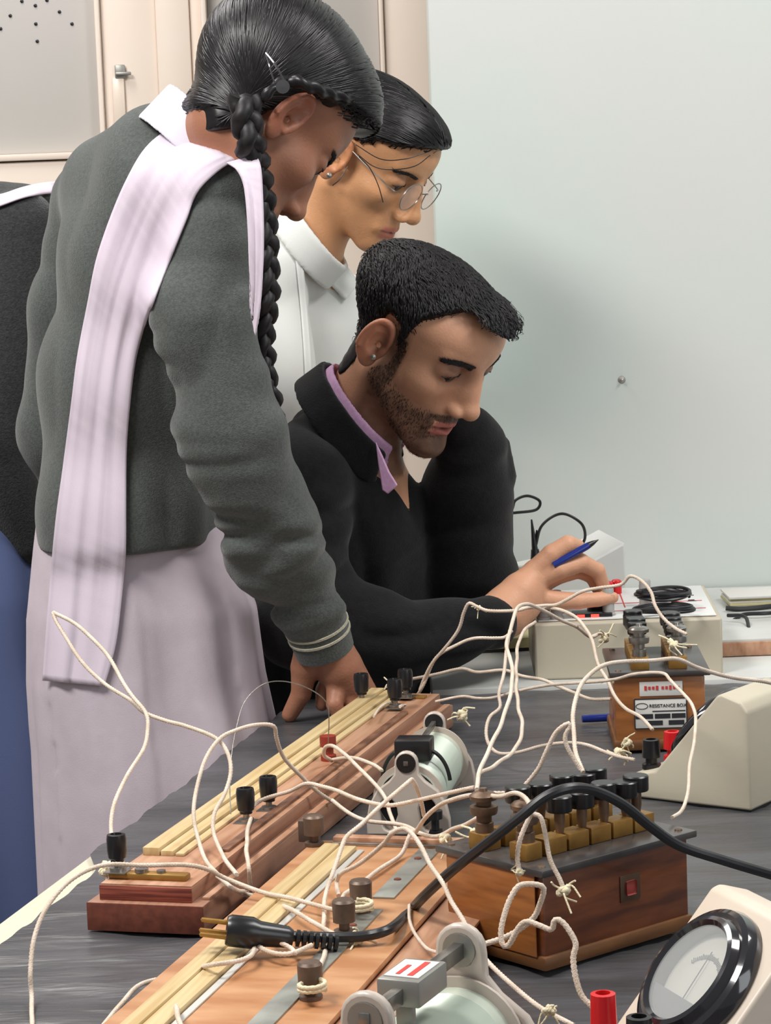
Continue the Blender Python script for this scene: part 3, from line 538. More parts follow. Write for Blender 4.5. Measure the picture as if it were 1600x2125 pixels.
def sdf_mesh(f, X, Y, Z, B=10):
    nx, ny, nz = (int(math.ceil((len(a) - 1) / B)) * B + 1 for a in (X, Y, Z))
    def ext(a, n): 
        h = a[-1] - a[-2]; return np.concatenate([a, a[-1] + h * np.arange(1, n - len(a) + 1, dtype=f32)]) if n > len(a) else a
    X, Y, Z = ext(X, nx), ext(Y, ny), ext(Z, nz); D = np.empty((nx, ny, nz), f32)
    def cen(a): return (a[:-1:B] + a[B::B]) / 2, (a[B::B] - a[:-1:B]) / 2
    (cx_, hx), (cy_, hy), (cz_, hz) = cen(X), cen(Y), cen(Z)
    g = np.stack(np.meshgrid(cx_, cy_, cz_, indexing='ij'), -1).reshape(-1, 3); hh = np.stack(np.meshgrid(hx, hy, hz, indexing='ij'), -1).reshape(-1, 3)
    d = f(g.astype(f32)); rad = np.sqrt((hh ** 2).sum(1)); dB = d.reshape(len(cx_), len(cy_), len(cz_))
    big = np.repeat(np.repeat(np.repeat(np.where(dB > 0, 1, -1), B, 0), B, 1), B, 2); D[:] = 1; D[:-1, :-1, :-1] = big
    idx = np.argwhere((np.abs(d) < rad * 1.25 + .012).reshape(dB.shape)); r = np.arange(B + 1)
    for s in range(0, len(idx), 160):
        b = idx[s:s + 160]; ix = (b[:, 0:1] * B + r); iy = (b[:, 1:2] * B + r); iz = (b[:, 2:3] * B + r)
        I = np.broadcast_to(ix[:, :, None, None], (len(b), B + 1, B + 1, B + 1)); J = np.broadcast_to(iy[:, None, :, None], I.shape); K = np.broadcast_to(iz[:, None, None, :], I.shape)
        pts = np.stack([X[I].ravel(), Y[J].ravel(), Z[K].ravel()], 1); D[I, J, K] = f(pts).reshape(I.shape)
    S = D < 0; n = S[:-1, :-1, :-1].astype(np.int8)
    C8 = [(i, j, k) for i in (0, 1) for j in (0, 1) for k in (0, 1)]
    tot = sum(S[i:nx - 1 + i, j:ny - 1 + j, k:nz - 1 + k].astype(np.int8) for i, j, k in C8); act = (tot > 0) & (tot < 8)
    c = np.argwhere(act); vid = np.full(act.shape, -1, np.int32); vid[act] = np.arange(len(c))
    val = {q: D[c[:, 0] + q[0], c[:, 1] + q[1], c[:, 2] + q[2]] for q in C8}; acc = np.zeros((len(c), 3), f32); cnt = np.zeros(len(c), f32)
    for q in C8:
        for a in range(3):
            if q[a] == 0:
                q2 = list(q); q2[a] = 1; v0 = val[q]; v1 = val[tuple(q2)]; m = (v0 < 0) != (v1 < 0); t = np.where(m, v0 / np.where(m, v0 - v1, 1), 0)
                e = np.tile(np.array(q, f32), (len(c), 1)); e[:, a] = t; acc += e * m[:, None]; cnt += m
    fr_ = acc / cnt[:, None]; P_ = np.stack([ax[c[:, i]] + fr_[:, i] * (ax[c[:, i] + 1] - ax[c[:, i]]) for i, ax in enumerate((X, Y, Z))], 1)
    Fs = []
    for a in range(3):
        b, e = (a + 1) % 3, (a + 2) % 3; s0 = [slice(1, -1)] * 3; s1 = [slice(1, -1)] * 3; s0[a] = slice(0, -1); s1[a] = slice(1, None)
        A0 = S[tuple(s0)]; A1 = S[tuple(s1)]; E_ = np.argwhere(A0 != A1); off_ = np.array([1, 1, 1]); off_[a] = 0; E_ = E_ + off_
        sg = S[E_[:, 0], E_[:, 1], E_[:, 2]]
        def V_(db, de): q = E_.copy(); q[:, b] += db; q[:, e] += de; return vid[q[:, 0], q[:, 1], q[:, 2]]
        quad = np.stack([V_(-1, -1), V_(0, -1), V_(0, 0), V_(-1, 0)], 1); quad[~sg] = quad[~sg][:, ::-1]; Fs.append(quad)
    Fq = np.concatenate(Fs); Fq = Fq[(Fq >= 0).all(1)]
    return P_, Fq
def np_mesh(name, V_, F_, m, parent=None, color=None, world=True):
    me = bpy.data.meshes.new(name); me.vertices.add(len(V_)); me.vertices.foreach_set('co', V_.astype(f32).ravel())
    k = F_.shape[1]; me.loops.add(F_.size); me.loops.foreach_set('vertex_index', F_.astype(np.int32).ravel()); me.polygons.add(len(F_)); me.polygons.foreach_set('loop_start', np.arange(0, F_.size, k, dtype=np.int32)); me.update(calc_edges=True); me.validate()
    me.shade_smooth()
    if color is not None:
        a = me.color_attributes.new('tint', 'FLOAT_COLOR', 'POINT'); c = np.ones((len(V_), 4), f32); c[:, :3] = color; a.data.foreach_set('color', c.ravel())
    return link_mesh(name, me, m, parent, world, smooth=False)
def relax(V_, F_, n=2, w=.5):
    for _ in range(n):
        s = np.zeros_like(V_); c = np.zeros(len(V_), f32)
        for i in range(4):
            np.add.at(s, F_[:, i], V_[F_[:, (i + 1) % 4]] + V_[F_[:, i - 1]]); np.add.at(c, F_[:, i], 2)
        V_ = V_ * (1 - w) + w * s / np.maximum(c, 1)[:, None]
    return V_
def grad(f, p, e=.0015):
    k = np.array([[1, -1, -1], [-1, -1, 1], [-1, 1, -1], [1, 1, 1]], f32); g = sum(k[i] * f(p + k[i] * e)[:, None] for i in range(4)); return g / (np.linalg.norm(g, axis=1, keepdims=True) + 1e-9)
def march(f, px, py, y0=2.3, y1=3.9, n=90):
    """depth at which the viewing rays meet a surface (nan where they miss)"""
    px = np.asarray(px, f32).ravel(); py = np.asarray(py, f32).ravel(); R_ = np.array(RM, f32); d = np.stack([(px - 800) / F, -(py - 1062.5) / F, -np.ones_like(px)], 1) @ R_.T; d /= d[:, 1:2]
    t = np.full(len(px), y0, f32); o_ = A3(CAM); nn = np.linalg.norm(d, axis=1); done = np.zeros(len(px), bool)
    for _ in range(n):
        s = f(o_ + d * t[:, None]); done |= s < .0006; t = np.where(done, t, t + np.maximum(s, .0006) * .8 / nn)
    return np.where(done & (t < y1), t, np.nan)
def strands(f, seeds, flow, L_, nseg, r, name, m, parent, M=None, jit=.2, lift=.0006, lenjit=.5, taper=True):
    p = seeds.astype(f32).copy(); n0 = len(p); tr = [p.copy()]; ln = L_ * (1 - lenjit * rng.random(n0).astype(f32)); rd = (rng.random((n0, 3)).astype(f32) - .5) * jit; nr = []
    lf = (rng.random(n0).astype(f32) * lift * 2)[:, None]
    for s in range(nseg):
        g = grad(f, p); nr.append(g); v = flow(p) + rd; v = v - g * (v * g).sum(1, keepdims=True); v /= np.linalg.norm(v, axis=1, keepdims=True) + 1e-9
        p = p + v * (ln / nseg)[:, None]; g = grad(f, p); p = p - g * (f(p)[:, None] - lf * (1 if s < nseg - 1 else .3)); tr.append(p.copy())
    nr.append(g); T = np.stack(tr, 1); Nn = np.stack(nr, 1); tan = np.gradient(T, axis=1); sd = np.cross(tan, Nn); sd /= np.linalg.norm(sd, axis=2, keepdims=True) + 1e-9
    w = r * (np.sin(np.linspace(.5, math.pi - .05, nseg + 1)) if taper else np.ones(nseg + 1)); w = w[None, :, None].astype(f32)
    V_ = np.stack([T - sd * w, T + Nn * w * .9, T + sd * w], 2).reshape(-1, 3); k = (nseg + 1) * 3; base = (np.arange(n0) * k)[:, None, None]; sg = (np.arange(nseg) * 3)[None, :, None]
    q = np.array([[0, 1, 4, 3], [1, 2, 5, 4]]); F_ = (base[..., None] + sg[..., None] + q[None, None]).reshape(-1, 4)
    if M is not None: Mm = np.array(M, f32); V_ = V_ @ Mm[:3, :3].T + Mm[:3, 3]
    return np_mesh(name, V_, F_, m, parent)

# ------------------------------------------------------------------ heads (local frame: x forward, y left, z up, origin between the ears)
def head_matrix(ear, Y, yaw, pitch, roll=0, s=1.0):
    """right ear (camera side) at pixel ear; yaw>0 turns the face away from the camera"""
    R_ = Matrix.Rotation(math.radians(yaw), 4, 'Z') @ Matrix.Rotation(math.radians(pitch), 4, 'Y') @ Matrix.Rotation(math.radians(roll), 4, 'X')
    e = P(ear[0], ear[1], Y); o_ = e - (R_ @ Vector((-.004, -.080, -.008))) * s
    return Matrix.Translation(o_) @ R_ @ Matrix.Scale(s, 4)
def head_sdf(fem, far_ear=True, open_mouth=0):
    j = .93 if fem else 1.0; ch = 0 if fem else .006
    def f(p):
        d = ell(p, (-.008, 0, .042), (.092, .075, .078))
        d = smin(d, ell(p, (.032, 0, .036), (.054, .061, .058)), .03)
        d = smin(d, ell(p, (.034, 0, -.030), (.050, .053 * j + .002, .070)), .025)
        ay = np.abs(p[:, 1]); q = p.copy(); q[:, 1] = ay
        d = smin(d, cap(q, (.002, .049 * j, -.048), (.064 + ch, .013, -.094 - ch), .017, .0165), .024)
        d = smin(d, ell(p, (.063, 0, -.064), (.026, .031, .032)), .016)
        d = smin(d, ell(p, (.074 + ch, 0, -.097 - ch), (.0155, .018, .0145)), .014)
        d = smin(d, ell(q, (.050, .041, -.024), (.026, .020, .019)), .018)
        d = smin(d, cap(q, (.077, .010, .020), (.064, .044, .021), .0085 if fem else .0105, .007), .014)
        d = smax(d, -ell(q, (.094, .031, .002), (.020, .019, .0125)), .012)
        d = smin(d, ell(q, (.0672, .0325, .001), (.0158, .0190, .0145)), .003); d = smax(d, -cap(q, (.0855, .0215, .0085), (.0790, .0430, .0075), .0016, .0014), .002); d = smax(d, -ell(q, (.0860, .0330, -.0042), (.0115, .0155, .0040)), .001)
        d = smin(d, ell(p, (.083, 0, -.022), (.017, .0145, .030)), .008); d = smin(d, cap(p, (.083, 0, .010), (.1045, 0, -.033), .0066, .0086), .010)
        d = smin(d, ell(p, (.1035, 0, -.0375), (.0115, .0105, .0095)), .008)
        d = smin(d, ell(q, (.0925, .0125, -.0425), (.0115, .0068, .0072)), .005)
        d = smax(d, -ell(q, (.0975, .0070, -.0495), (.0070, .0034, .0045)), .003)
        d = smin(d, cap(q, (.0885, .004, -.0640), (.0745, .0250, -.0690), .0052, .003), .008)
        d = smin(d, cap(q, (.0880, .000, -.0765 - open_mouth), (.0745, .0235, -.0712 - open_mouth * .4), .0060, .003), .008)
        if open_mouth: d = smax(d, -ell(p, (.092, 0, -.0705 - open_mouth * .5), (.012, .016, .0018 + open_mouth * .4)), .002)
        else: d = smax(d, -ell(p, (.0965, 0, -.0703), (.008, .026, .0009)), .003)
        d = smax(d, -ell(p, (.0935, 0, -.0875), (.0085, .016, .0050)), .008)
        # ears
        e = q - A3((-.004, .079, -.008)); ce, se = math.cos(.22), math.sin(.22); ex = e[:, 0] * ce - e[:, 2] * se; ez = e[:, 0] * se + e[:, 2] * ce; ca, sa = math.cos(.38), math.sin(.38)
        ey = e[:, 1] * ca + ex * sa; ex2 = ex * ca - e[:, 1] * sa; u = np.stack([ex2, ey, ez], 1)
        de = ell(u, (0, 0, 0), (.0185, .0052, .0315)); de = smin(de, ell(u, (.006, -.001, -.025), (.0095, .0048, .011)), .005)
        th = np.arctan2(u[:, 2] / .0285, u[:, 0] / .0155); rr = np.sqrt((u[:, 0] / .0155) ** 2 + (u[:, 2] / .0285) ** 2); rim = np.sqrt(((rr - 1) * .019) ** 2 + (u[:, 1] - .003) ** 2) - .0034
        rim = np.where((th > -2.3) & (th < 2.4) | (th < -1.9) | (th > 1.2), rim, .02); rim = np.where((u[:, 2] < -.018), .02, rim)
        de = smin(de, rim, .003); de = smax(de, -ell(u, (.0035, .0070, .001), (.0104, .0082, .0170)), .002); de = smax(de, -ell(u, (.0055, .0050, -.004), (.0055, .0095, .0080)), .002); de = smax(de, -ell(u, (-.001, .0060, .018), (.0085, .0040, .006)), .002)
        de = smin(de, ell(u, (.0145, .0025, -.004), (.0042, .0035, .007)), .003)
        if not far_ear: de = np.where(p[:, 1] > 0, .05, de)
        return smin(d, de, .005)
    return f
def skin_color(L_, base, lips, beard=0, fem=False, lidk=.4):
    """per vertex colours from local head coordinates (lips, stubble, redder ears); other parts keep the base tone"""
    n = len(L_); c = np.tile(A3(base[:3]), (n, 1)); x, y, z = L_.T; ay = np.abs(y)
    near = (np.linalg.norm(L_ - A3((.03, 0, -.01)), axis=1) < .16)
    def mix(m, col): 
        m = (np.clip(m, 0, 1) * near)[:, None]; return c * (1 - m) + A3(col[:3]) * m
    nz = noise(L_, (60, 60, 60)) * .5 + noise(L_, (160, 160, 160)) * .5
    c = c * (1 + .10 * nz[:, None])
    sm = lambda v, a, b: np.clip((v - a) / (b - a), 0, 1)
    if beard:
        jaw = sm(z, -.022 - .022 * sm(x, .02, .06), -.064) * sm(x, -.012, .004) * (1 - sm(x, .100, .108))
        side = sm(x, -.004, .006) * (1 - sm(x, .022, .034)) * (1 - sm(z, .015, .03)) * sm(ay, .045, .055)
        mst = (1 - sm(np.abs(z + .0575 + .12 * np.maximum(ay - .008, 0)), .003, .0085)) * sm(x, .068, .078) * (1 - sm(ay, .024, .030)); gt = (1 - sm(np.abs(z + .096), .012, .02)) * sm(x, .060, .072); gt2 = (1 - sm(np.abs(ay - .027), .004, .009)) * (1 - sm(np.abs(z + .075), .018, .026)) * sm(x, .055, .065)
        lipz = (np.abs(z + .0705) < .008) & (x > .074) & (ay < .024)
        m = np.maximum.reduce([jaw * .62, side * .7, mst * .8, gt * .72, gt2 * .7]) * (1 + .5 * nz) * beard; m = np.where(lipz, 0, m); c = mix(m, (base[0] * .12, base[1] * .12, base[2] * .13))
    lu = (1 - sm(np.abs(z + .0655 - .15 * np.maximum(ay - .004, 0) * -1), .0035, .006)) * sm(x, .078, .083) * (1 - sm(ay, .020, .025)); ll = (1 - sm(np.abs(z + .0765), .0045, .0075)) * sm(x, .078, .083) * (1 - sm(ay, .018, .024))
    c = mix(np.maximum(lu, ll) * .75, lips); line = (1 - sm(np.abs(z + .0704), .0006, .0022)) * sm(x, .074, .080) * (1 - sm(ay, .022, .026)); c = mix(line * .8, (lips[0] * .3, lips[1] * .22, lips[2] * .22))
    lid = (1 - sm(np.sqrt(((ay - .0315) / .023) ** 2 + ((z - .002) / .016) ** 2), .6, 1.25)) * sm(x, .055, .065); c = mix(lid * lidk, (base[0] * .22, base[1] * .17, base[2] * .16))
    ear = sm(ay, .074, .082) * (1 - sm(np.abs(z), .03, .05)); c = mix(ear * .5, (min(1, base[0] * 1.05), base[1] * .68, base[2] * .66))
    return c
# ------------------------------------------------------------------ people
def skinmat(name): return mat(name, (1, 1, 1, 1), .48, vcol='tint', bump=.12, bscale=350, spec=.4, sss=.12)
M_hair = mat('black_hair', srgb(22, 20, 21), .5, col2=srgb(40, 37, 38), nscale=90, spec=.35)
M_hair2 = mat('glossy_black_hair', srgb(16, 14, 16), .36, col2=srgb(26, 23, 25), nscale=90, spec=.4)
M_eye = mat('eye_white', srgb(200, 190, 184), .15); M_iris = mat('dark_iris', srgb(24, 14, 12), .08)
M_card = mat('grey_green_wool', srgb(88, 92, 89), .95, col2=srgb(74, 78, 76), nscale=320, bump=.35, bscale=650, sheen=.25, spec=.1)
M_card2 = mat('charcoal_wool', srgb(58, 60, 60), .95, col2=srgb(46, 48, 48), nscale=240, bump=.5, bscale=420, sheen=.2, spec=.1)
M_rib = mat('sleeve_stripe', srgb(190, 186, 166), .9, bump=.4, bscale=500, spec=.1)
M_jack = mat('black_fleece', srgb(30, 29, 30), .9, col2=srgb(24, 24, 25), nscale=120, bump=.25, bscale=500, sheen=.12, spec=.15)
M_tunic = mat('white_lilac_cotton', srgb(196, 184, 193), .8, col2=srgb(190, 178, 186), nscale=30, bump=.1, bscale=900, spec=.2)
M_dup = mat('pale_lilac_scarf_cloth', srgb(216, 203, 216), .75, bump=.1, bscale=1100, spec=.2)
M_shirt = mat('white_shirt_cloth', srgb(218, 220, 216), .8, bump=.1, bscale=900, spec=.2)
M_pink = mat('pink_shirt_cloth', srgb(216, 172, 208), .8, col2=srgb(206, 160, 198), nscale=200, spec=.2)
M_blue_c = mat('slate_blue_cloth', srgb(84, 96, 134), .85, spec=.2, bump=.1, bscale=800)
M_trous = mat('dark_trousers', srgb(36, 36, 42), .9)
def body(name, f, X, Y, Z, parent, color_fn, m):
    V_, F_ = sdf_mesh(f, X, Y, Z); return np_mesh(name, V_, F_, m, parent, color_fn(V_))
def cloth(name, f, X, Y, Z, parent, m, rel=1):
    V_, F_ = sdf_mesh(f, X, Y, Z); V_ = relax(V_, F_, rel); return np_mesh(name, V_, F_, m, parent)
def bounds(pts, pad): A_ = np.array([tuple(q) for q in pts]); return A_.min(0) - pad, A_.max(0) + pad
def hair_surface(hs, T): return lambda p: hs(p) - T(p)
def mk_eyes(parent, H, hs, s, brow=True, fem=False, both=True):
    """eyeballs, lashes and eyebrows in head space, placed in the world by H"""
    for sg in (-1, 1):
        c = Vector((.0672, sg * .0325, .000))
        b = MB(); bm_ = bmesh.new(); bmesh.ops.create_uvsphere(bm_, u_segments=24, v_segments=14, radius=.0142); b.bm(bm_, H @ Matrix.Translation(c)); eye = b.build('eyeball', M_eye, parent, world=True)
        dr = Vector((.86, sg * .12 - .05, -.42)).normalized(); b = MB(); b.lathe([(.0, .0149), (.0046, .0143), (.0078, .0127), (.0076, .0121)][::-1], n=20, M=H @ Matrix.Translation(c) @ dr.to_track_quat('Z', 'Y').to_matrix().to_4x4()); b.build('iris', M_iris, eye, world=True)
        pts = []
        for t in np.linspace(-1, 1, 15):
            y_ = sg * .0330 + .0155 * t; z_ = -.0012 - .0010 * (1 - t * t) - .0012 * t * sg * 1; q = np.array([[.100, y_, z_]], f32)
            for _ in range(40): q[0, 0] -= max(float(hs(q)[0]), 0) * .8
            pts.append(H @ Vector((float(q[0, 0]) + .0006, y_, z_)))
        b = MB(); b.tube(pts, .0011 * s, 5, rr=[.0013 * s * (1 - .75 * abs(t)) + .0002 for t in np.linspace(-1, 1, 15)]); b.build('eyelashes', M_hair, parent, world=True)
        if brow:
            n_ = 300 if fem else 1000; t = rng.random(n_).astype(f32); seeds = np.stack([.086 - .016 * t ** 2, sg * (.012 + .038 * t), .0150 + (.006 * np.sin(t * 2.3)) - .004 * t + (rng.random(n_) - .5) * (.0055 if fem else .0095) * (1 - .6 * t)], 1).astype(f32)
            g = grad(hs, seeds)
            for _ in range(3): seeds -= grad(hs, seeds) * hs(seeds)[:, None]
            strands(hs, seeds, lambda p, sg=sg: np.tile(A3((-.15, sg * .9, .05)), (len(p), 1)), .010, 4, .0004, 'eyebrow', M_hair, parent, M=H, jit=.5, lift=.0008)
zl_x = [-.12, -.06, -.036, -.022, -.006, .012, .0155, .025, .031, .055, .072, .09]
zl_man = [-.13, -.12, -.085, -.020, .030, .026, -.010, .010, .050, .098, .100, .090]
def T_man(p):
    zl = np.interp(p[:, 0], zl_x, zl_man).astype(f32) + .10 * np.maximum(.03 - np.abs(p[:, 1]), 0) * (p[:, 0] > .05) * -4.0
    Hh = p[:, 2] - zl; top = np.clip((p[:, 2] - .03) / .05, 0, 1); fr_ = np.clip((p[:, 0] - .03) / .05, 0, 1) * np.clip((p[:, 2] - .055) / .03, 0, 1)
    t = .0022 + .0035 * top + .019 * fr_; m = np.clip((Hh + .001) / .011, 0, 1); m = m * m * (3 - 2 * m); return -.004 + (t + .004) * m + .0016 * noise(p, (160, 160, 160)) * m
# ---- seated man
man = empty('person', (-.12, 3.45, 0), 0, 'young man in black fleece seated at the bench, cheek on his fist, pen in hand', 'person')
H = head_matrix((778, 706), 3.22, -37, 36, 0, 1.10); hs0 = head_sdf(False, True, .0022)
def squash(p, k): q = p.copy(); q[:, 2] = q[:, 2] + k * np.maximum(q[:, 2] - .022, 0); return q
hs = lambda p: hs0(squash(p, .58)) * .75; sH = 1.10
def Lc(H, p): return xf(H, p)
Nk = P(735, 890, 3.34); C1 = P(712, 1090, 3.39); C2 = P(700, 1290, 3.44); hip = Vector((-.10, 3.46, .56))
SR = P(628, 1000, 3.27); SL = P(815, 1180, 3.50); ER = P(632, 1290, 3.20); FR_ = P(820, 1332, 3.19); WR = P(1010, 1292, 3.20); WR2 = P(1048, 1262, 3.215)
EL = P(968, 1200, 3.42); FL = P(972, 1010, 3.38); WL = P(985, 930, 3.36)
hand_m = [([(1048, 1268, 3.215), (1080, 1228, 3.225), (1108, 1188, 3.235)], [.029, .025, .0150]), ([(1050, 1272, 3.22), (1085, 1240, 3.23), (1112, 1205, 3.235)], [.027, .024, .0150]), ([(1050, 1280, 3.225), (1085, 1252, 3.23), (1108, 1232, 3.235)], [.026, .023, .0150]),
    ([(1108, 1188, 3.235), (1145, 1150, 3.232), (1178, 1130, 3.235), (1198, 1134, 3.245)], [.0145, .0125, .0115, .0095]),
    ([(1062, 1250, 3.245), (1105, 1190, 3.265), (1150, 1152, 3.262), (1192, 1146, 3.255)], [.016, .0135, .0108, .0088]),
    ([(1112, 1202, 3.236), (1160, 1182, 3.232), (1207, 1168, 3.24), (1240, 1184, 3.25), (1252, 1214, 3.255)], [.0145, .0122, .0112, .0098, .0080]),
    ([(1108, 1222, 3.25), (1155, 1196, 3.255), (1200, 1184, 3.262), (1228, 1196, 3.268), (1238, 1220, 3.27)], [.0125, .011, .010, .009, .0075]),
    ([(1106, 1238, 3.235), (1150, 1246, 3.235), (1200, 1247, 3.24), (1242, 1244, 3.245), (1272, 1240, 3.25)], [.0150, .0122, .0104, .0090, .0074])]
hand_m = [([P(*q) for q in a], r) for a, r in hand_m]
fist = [([P(975, 905, 3.35), P(972, 880, 3.345)], [.030, .026])] + [([P(962 + 8 * i, 868 + 6 * i, 3.33 + .012 * i), P(950 + 8 * i, 880 + 6 * i, 3.325 + .012 * i), P(952 + 8 * i, 900 + 6 * i, 3.335 + .012 * i)], [.0085, .009, .008]) for i in range(4)]
hc = H @ Vector((-.016, 0, -.035)); nkl = H.inverted() @ Nk
legs = [([Vector((-.10, 3.42, .53)), Vector((-.02, 3.40, .53)), Vector((.22, 3.42, .52)), Vector((.24, 3.43, .10))], [.085, .08, .06, .045]), ([Vector((-.12, 3.55, .53)), Vector((-.04, 3.56, .53)), Vector((.20, 3.60, .52)), Vector((.22, 3.61, .10))], [.085, .08, .06, .045])]
def man_body(p):
    d = hs(xf(H, p)) * sH; d = smin(d, cap(p, hc, Nk, .053, .056), .022); d = smin(d, chain(p, [Nk, C1, C2, hip], [.05, .10, .12, .12], .03), .03)
    d = smin(d, chain(p, [SR, ER, FR_, WR, WR2], [.045, .038, .034, .026, .025], .01), .02); d = smin(d, chain(p, [SL, EL, FL, WL], [.045, .04, .034, .026], .01), .02)
    h = None
    for i, (a, r) in enumerate(hand_m): e = chain(p, a, r, .002); h = e if h is None else smin(h, e, .010 if i < 3 else .0035)
    d = smin(d, h, .008)
    for a, r in fist: d = smin(d, chain(p, a, r, .002), .004)
    for a, r in legs: d = smin(d, chain(p, a, [q * .85 for q in r], .02), .02)
    return d
skin_m = srgb(214, 160, 128)
hb = np.array(H.translation)
X = axis(-.30, .36, .011, [(hb[0] - .11, hb[0] + .14, .0021), (P(1040, 1200, 3.23).x, P(1290, 1200, 3.23).x, .0026)]); Yx = axis(3.05, 3.72, .011, [(hb[1] - .12, hb[1] + .11, .0021)]); Z = axis(.02, 1.40, .012, [(hb[2] - .16, hb[2] + .17, .0021), (P(1100, 1300, 3.23).z, P(1100, 1120, 3.23).z, .0026)])
Ms = skinmat('tan_skin')
body('body', man_body, X, Yx, Z, man, lambda V_: skin_color(xf(H, V_), skin_m, srgb(184, 98, 96), 1.1, lidk=.72), Ms)
hair_sdf = hair_surface(head_sdf_plain := (lambda p: smin(ell(p, (-.008, 0, .042), (.092, .075, .078)), ell(p, (.032, 0, .036), (.054, .061, .058)), .03) if False else smin(smin(ell(p, (-.008, 0, .042), (.092, .075, .078)), ell(p, (.032, 0, .036), (.054, .061, .058)), .03), cap(p, (-.016, 0, -.035), tuple(nkl), .048, .051), .02)), T_man); hair_sdf1 = hair_sdf; hair_sdf = lambda p: hair_sdf1(squash(p, .58)) * .75
def local_mesh(name, f, X, Y, Z, H, m, parent, rel=1):
    V_, F_ = sdf_mesh(f, X, Y, Z); V_ = relax(V_, F_, rel); Mm = np.array(H, f32); return np_mesh(name, V_ @ Mm[:3, :3].T + Mm[:3, 3], F_, m, parent)
def seeds_on(f, n, keep):
    out = []
    while sum(len(o) for o in out) < n:
        v = rng.normal(size=(4000, 3)).astype(f32); v /= np.linalg.norm(v, axis=1, keepdims=True); p = A3((0, 0, .03)) + v * .12
        for _ in range(8): p = p - v * f(p)[:, None] * .9
        p = p[np.abs(f(p)) < .001]; out.append(p[keep(p)])
    return np.concatenate(out)[:n]
hairo = local_mesh('hair', hair_sdf, axis(-.12, .13, .0025), axis(-.10, .10, .0025), axis(-.09, .16, .0025), H, M_hair, man)
def kp(p):
    return (T_man(squash(p, .58)) > .0015) & (p[:, 2] > -.045)
def flow_man(p): n = noise(p, (45, 45, 45)); return np.stack([.75 + 0 * n, .9 * n + .2 * np.sign(p[:, 1]), .25 - 1.2 * np.clip(np.abs(p[:, 1]) * 14 - .2, 0, 1) + n], 1)
strands(hair_sdf, seeds_on(hair_sdf, 11000, kp), flow_man, .015, 5, .0006, 'hair_locks', M_hair, man, M=H, jit=.45, lift=.0016)
stub = seeds_on(hs, 5200, lambda p: (p[:, 0] > .0) & (p[:, 0] < .105) & (p[:, 2] < .012) & (np.abs(p[:, 1]) < .071) & ((p[:, 2] < -.022) | (np.abs(p[:, 1]) > .052)) & (skin_color(p, (1, 1, 1), (1, 1, 1), 1.0)[:, 0] < .62 + .2 * rng.random(len(p))))
strands(hs, stub, lambda p: np.tile(A3((.15, 0, -.9)), (len(p), 1)), .0045, 2, .00022, 'stubble', M_hair, man, M=H, jit=.8, lift=.0008)
mk_eyes(man, H, hs, 1.1)
b = MB(); b.lathe([(.0, .0), (.0035, .0), (.0035, .0012), (.0, .0025)], n=14, M=Matrix.Translation(P(774, 741, 3.2165)) @ (Vector((.1, -1, 0))).to_track_quat('Z', 'Y').to_matrix().to_4x4()); b.build('ear_stud', M_nickel, man, world=True)
b = MB(); nq = P(1268, 1239, 3.243); b.box((0, 0, 0), (.0085, .0012, .0055), .001, Matrix.Translation(nq)); b.build('fingernail', mat('nail', srgb(214, 168, 148), .25), man, world=True)
# clothes
nax = Vector((.78, -.16, .60)).normalized(); NB = P(738, 868, 3.325)
def collar(base, ax, r_in, thick, h0, h1, flare=0, front=None, fr=.05, cut=None):
    b_ = A3(base); a_ = A3(ax)
    def f(p):
        q = p - b_; t = q @ a_; w = q - t[:, None] * a_; r = np.sqrt((w * w).sum(1)); d = np.abs(r - (r_in - flare * t)) - thick; d = smax(d, np.maximum(t - h1, h0 - t), .003)
        if cut is not None: d = smax(d, -ell(p, cut[0], cut[1]), .004)
        return d
    return f
def folds(p, fr, amp): n = noise(p, fr); return amp * (1 - np.abs(n) * 3.2)
def jacket(p):
    d = chain(p, [Nk - nax * .03, C1, C2, hip], [.056, .112, .135, .135], .03)
    ra = chain(p, [SR, ER, FR_, WR], [.062, .068, .058, .040], .014) + folds(p, (14, 14, 26), .009)
    la = chain(p, [SL, EL, FL, WL], [.068, .068, .062, .046], .014) + folds(p, (9, 9, 22), .006); la = smin(la, cap(p, P(1036, 925, 3.38), P(1034, 985, 3.38), .015, .024), .006); la = smin(la, cap(p, P(972, 925, 3.35), P(970, 900, 3.342), .046, .038), .010); la = smin(la, cap(p, P(992, 885, 3.34), P(990, 872, 3.34), .012, .008), .008)
    d = smin(d, cap(p, SR, SL, .068, .06), .04); d = smin(d, cap(p, NB - nax * .05, SR, .052, .058), .03); d = d + folds(p, (17, 14, 8), .008)
    d = smin(d, ra, .012); d = smin(d, la, .012); d = smax(d, -ell(p, tuple(P(838, 948, 3.27)), (.036, .06, .045)), .012)
    return d
cloth('fleece_jacket', jacket, axis(-.31, .27, .0042), axis(3.04, 3.66, .0055), axis(.50, 1.20, .0042), man, M_jack)
cut_c = (tuple(P(845, 965, 3.30)), (.040, .045, .055))
cloth('jacket_collar', lambda p: collar(NB, nax, .079, .0052, -.032, .014, .04, cut=cut_c)(p) + .0015 * noise(p, (40, 40, 40)), axis(NB.x - .13, NB.x + .14, .003), axis(NB.y - .13, NB.y + .13, .003), axis(NB.z - .14, NB.z + .13, .003), man, M_jack)
cut_p = (tuple(P(862, 960, 3.30)), (.034, .045, .05))
cloth('shirt_collar', lambda p: collar(NB, nax, .0710, .0022, -.012, .024, .04, cut=cut_p)(p), axis(NB.x - .11, NB.x + .12, .0025), axis(NB.y - .11, NB.y + .11, .0025), axis(NB.z - .11, NB.z + .12, .0025), man, M_pink)
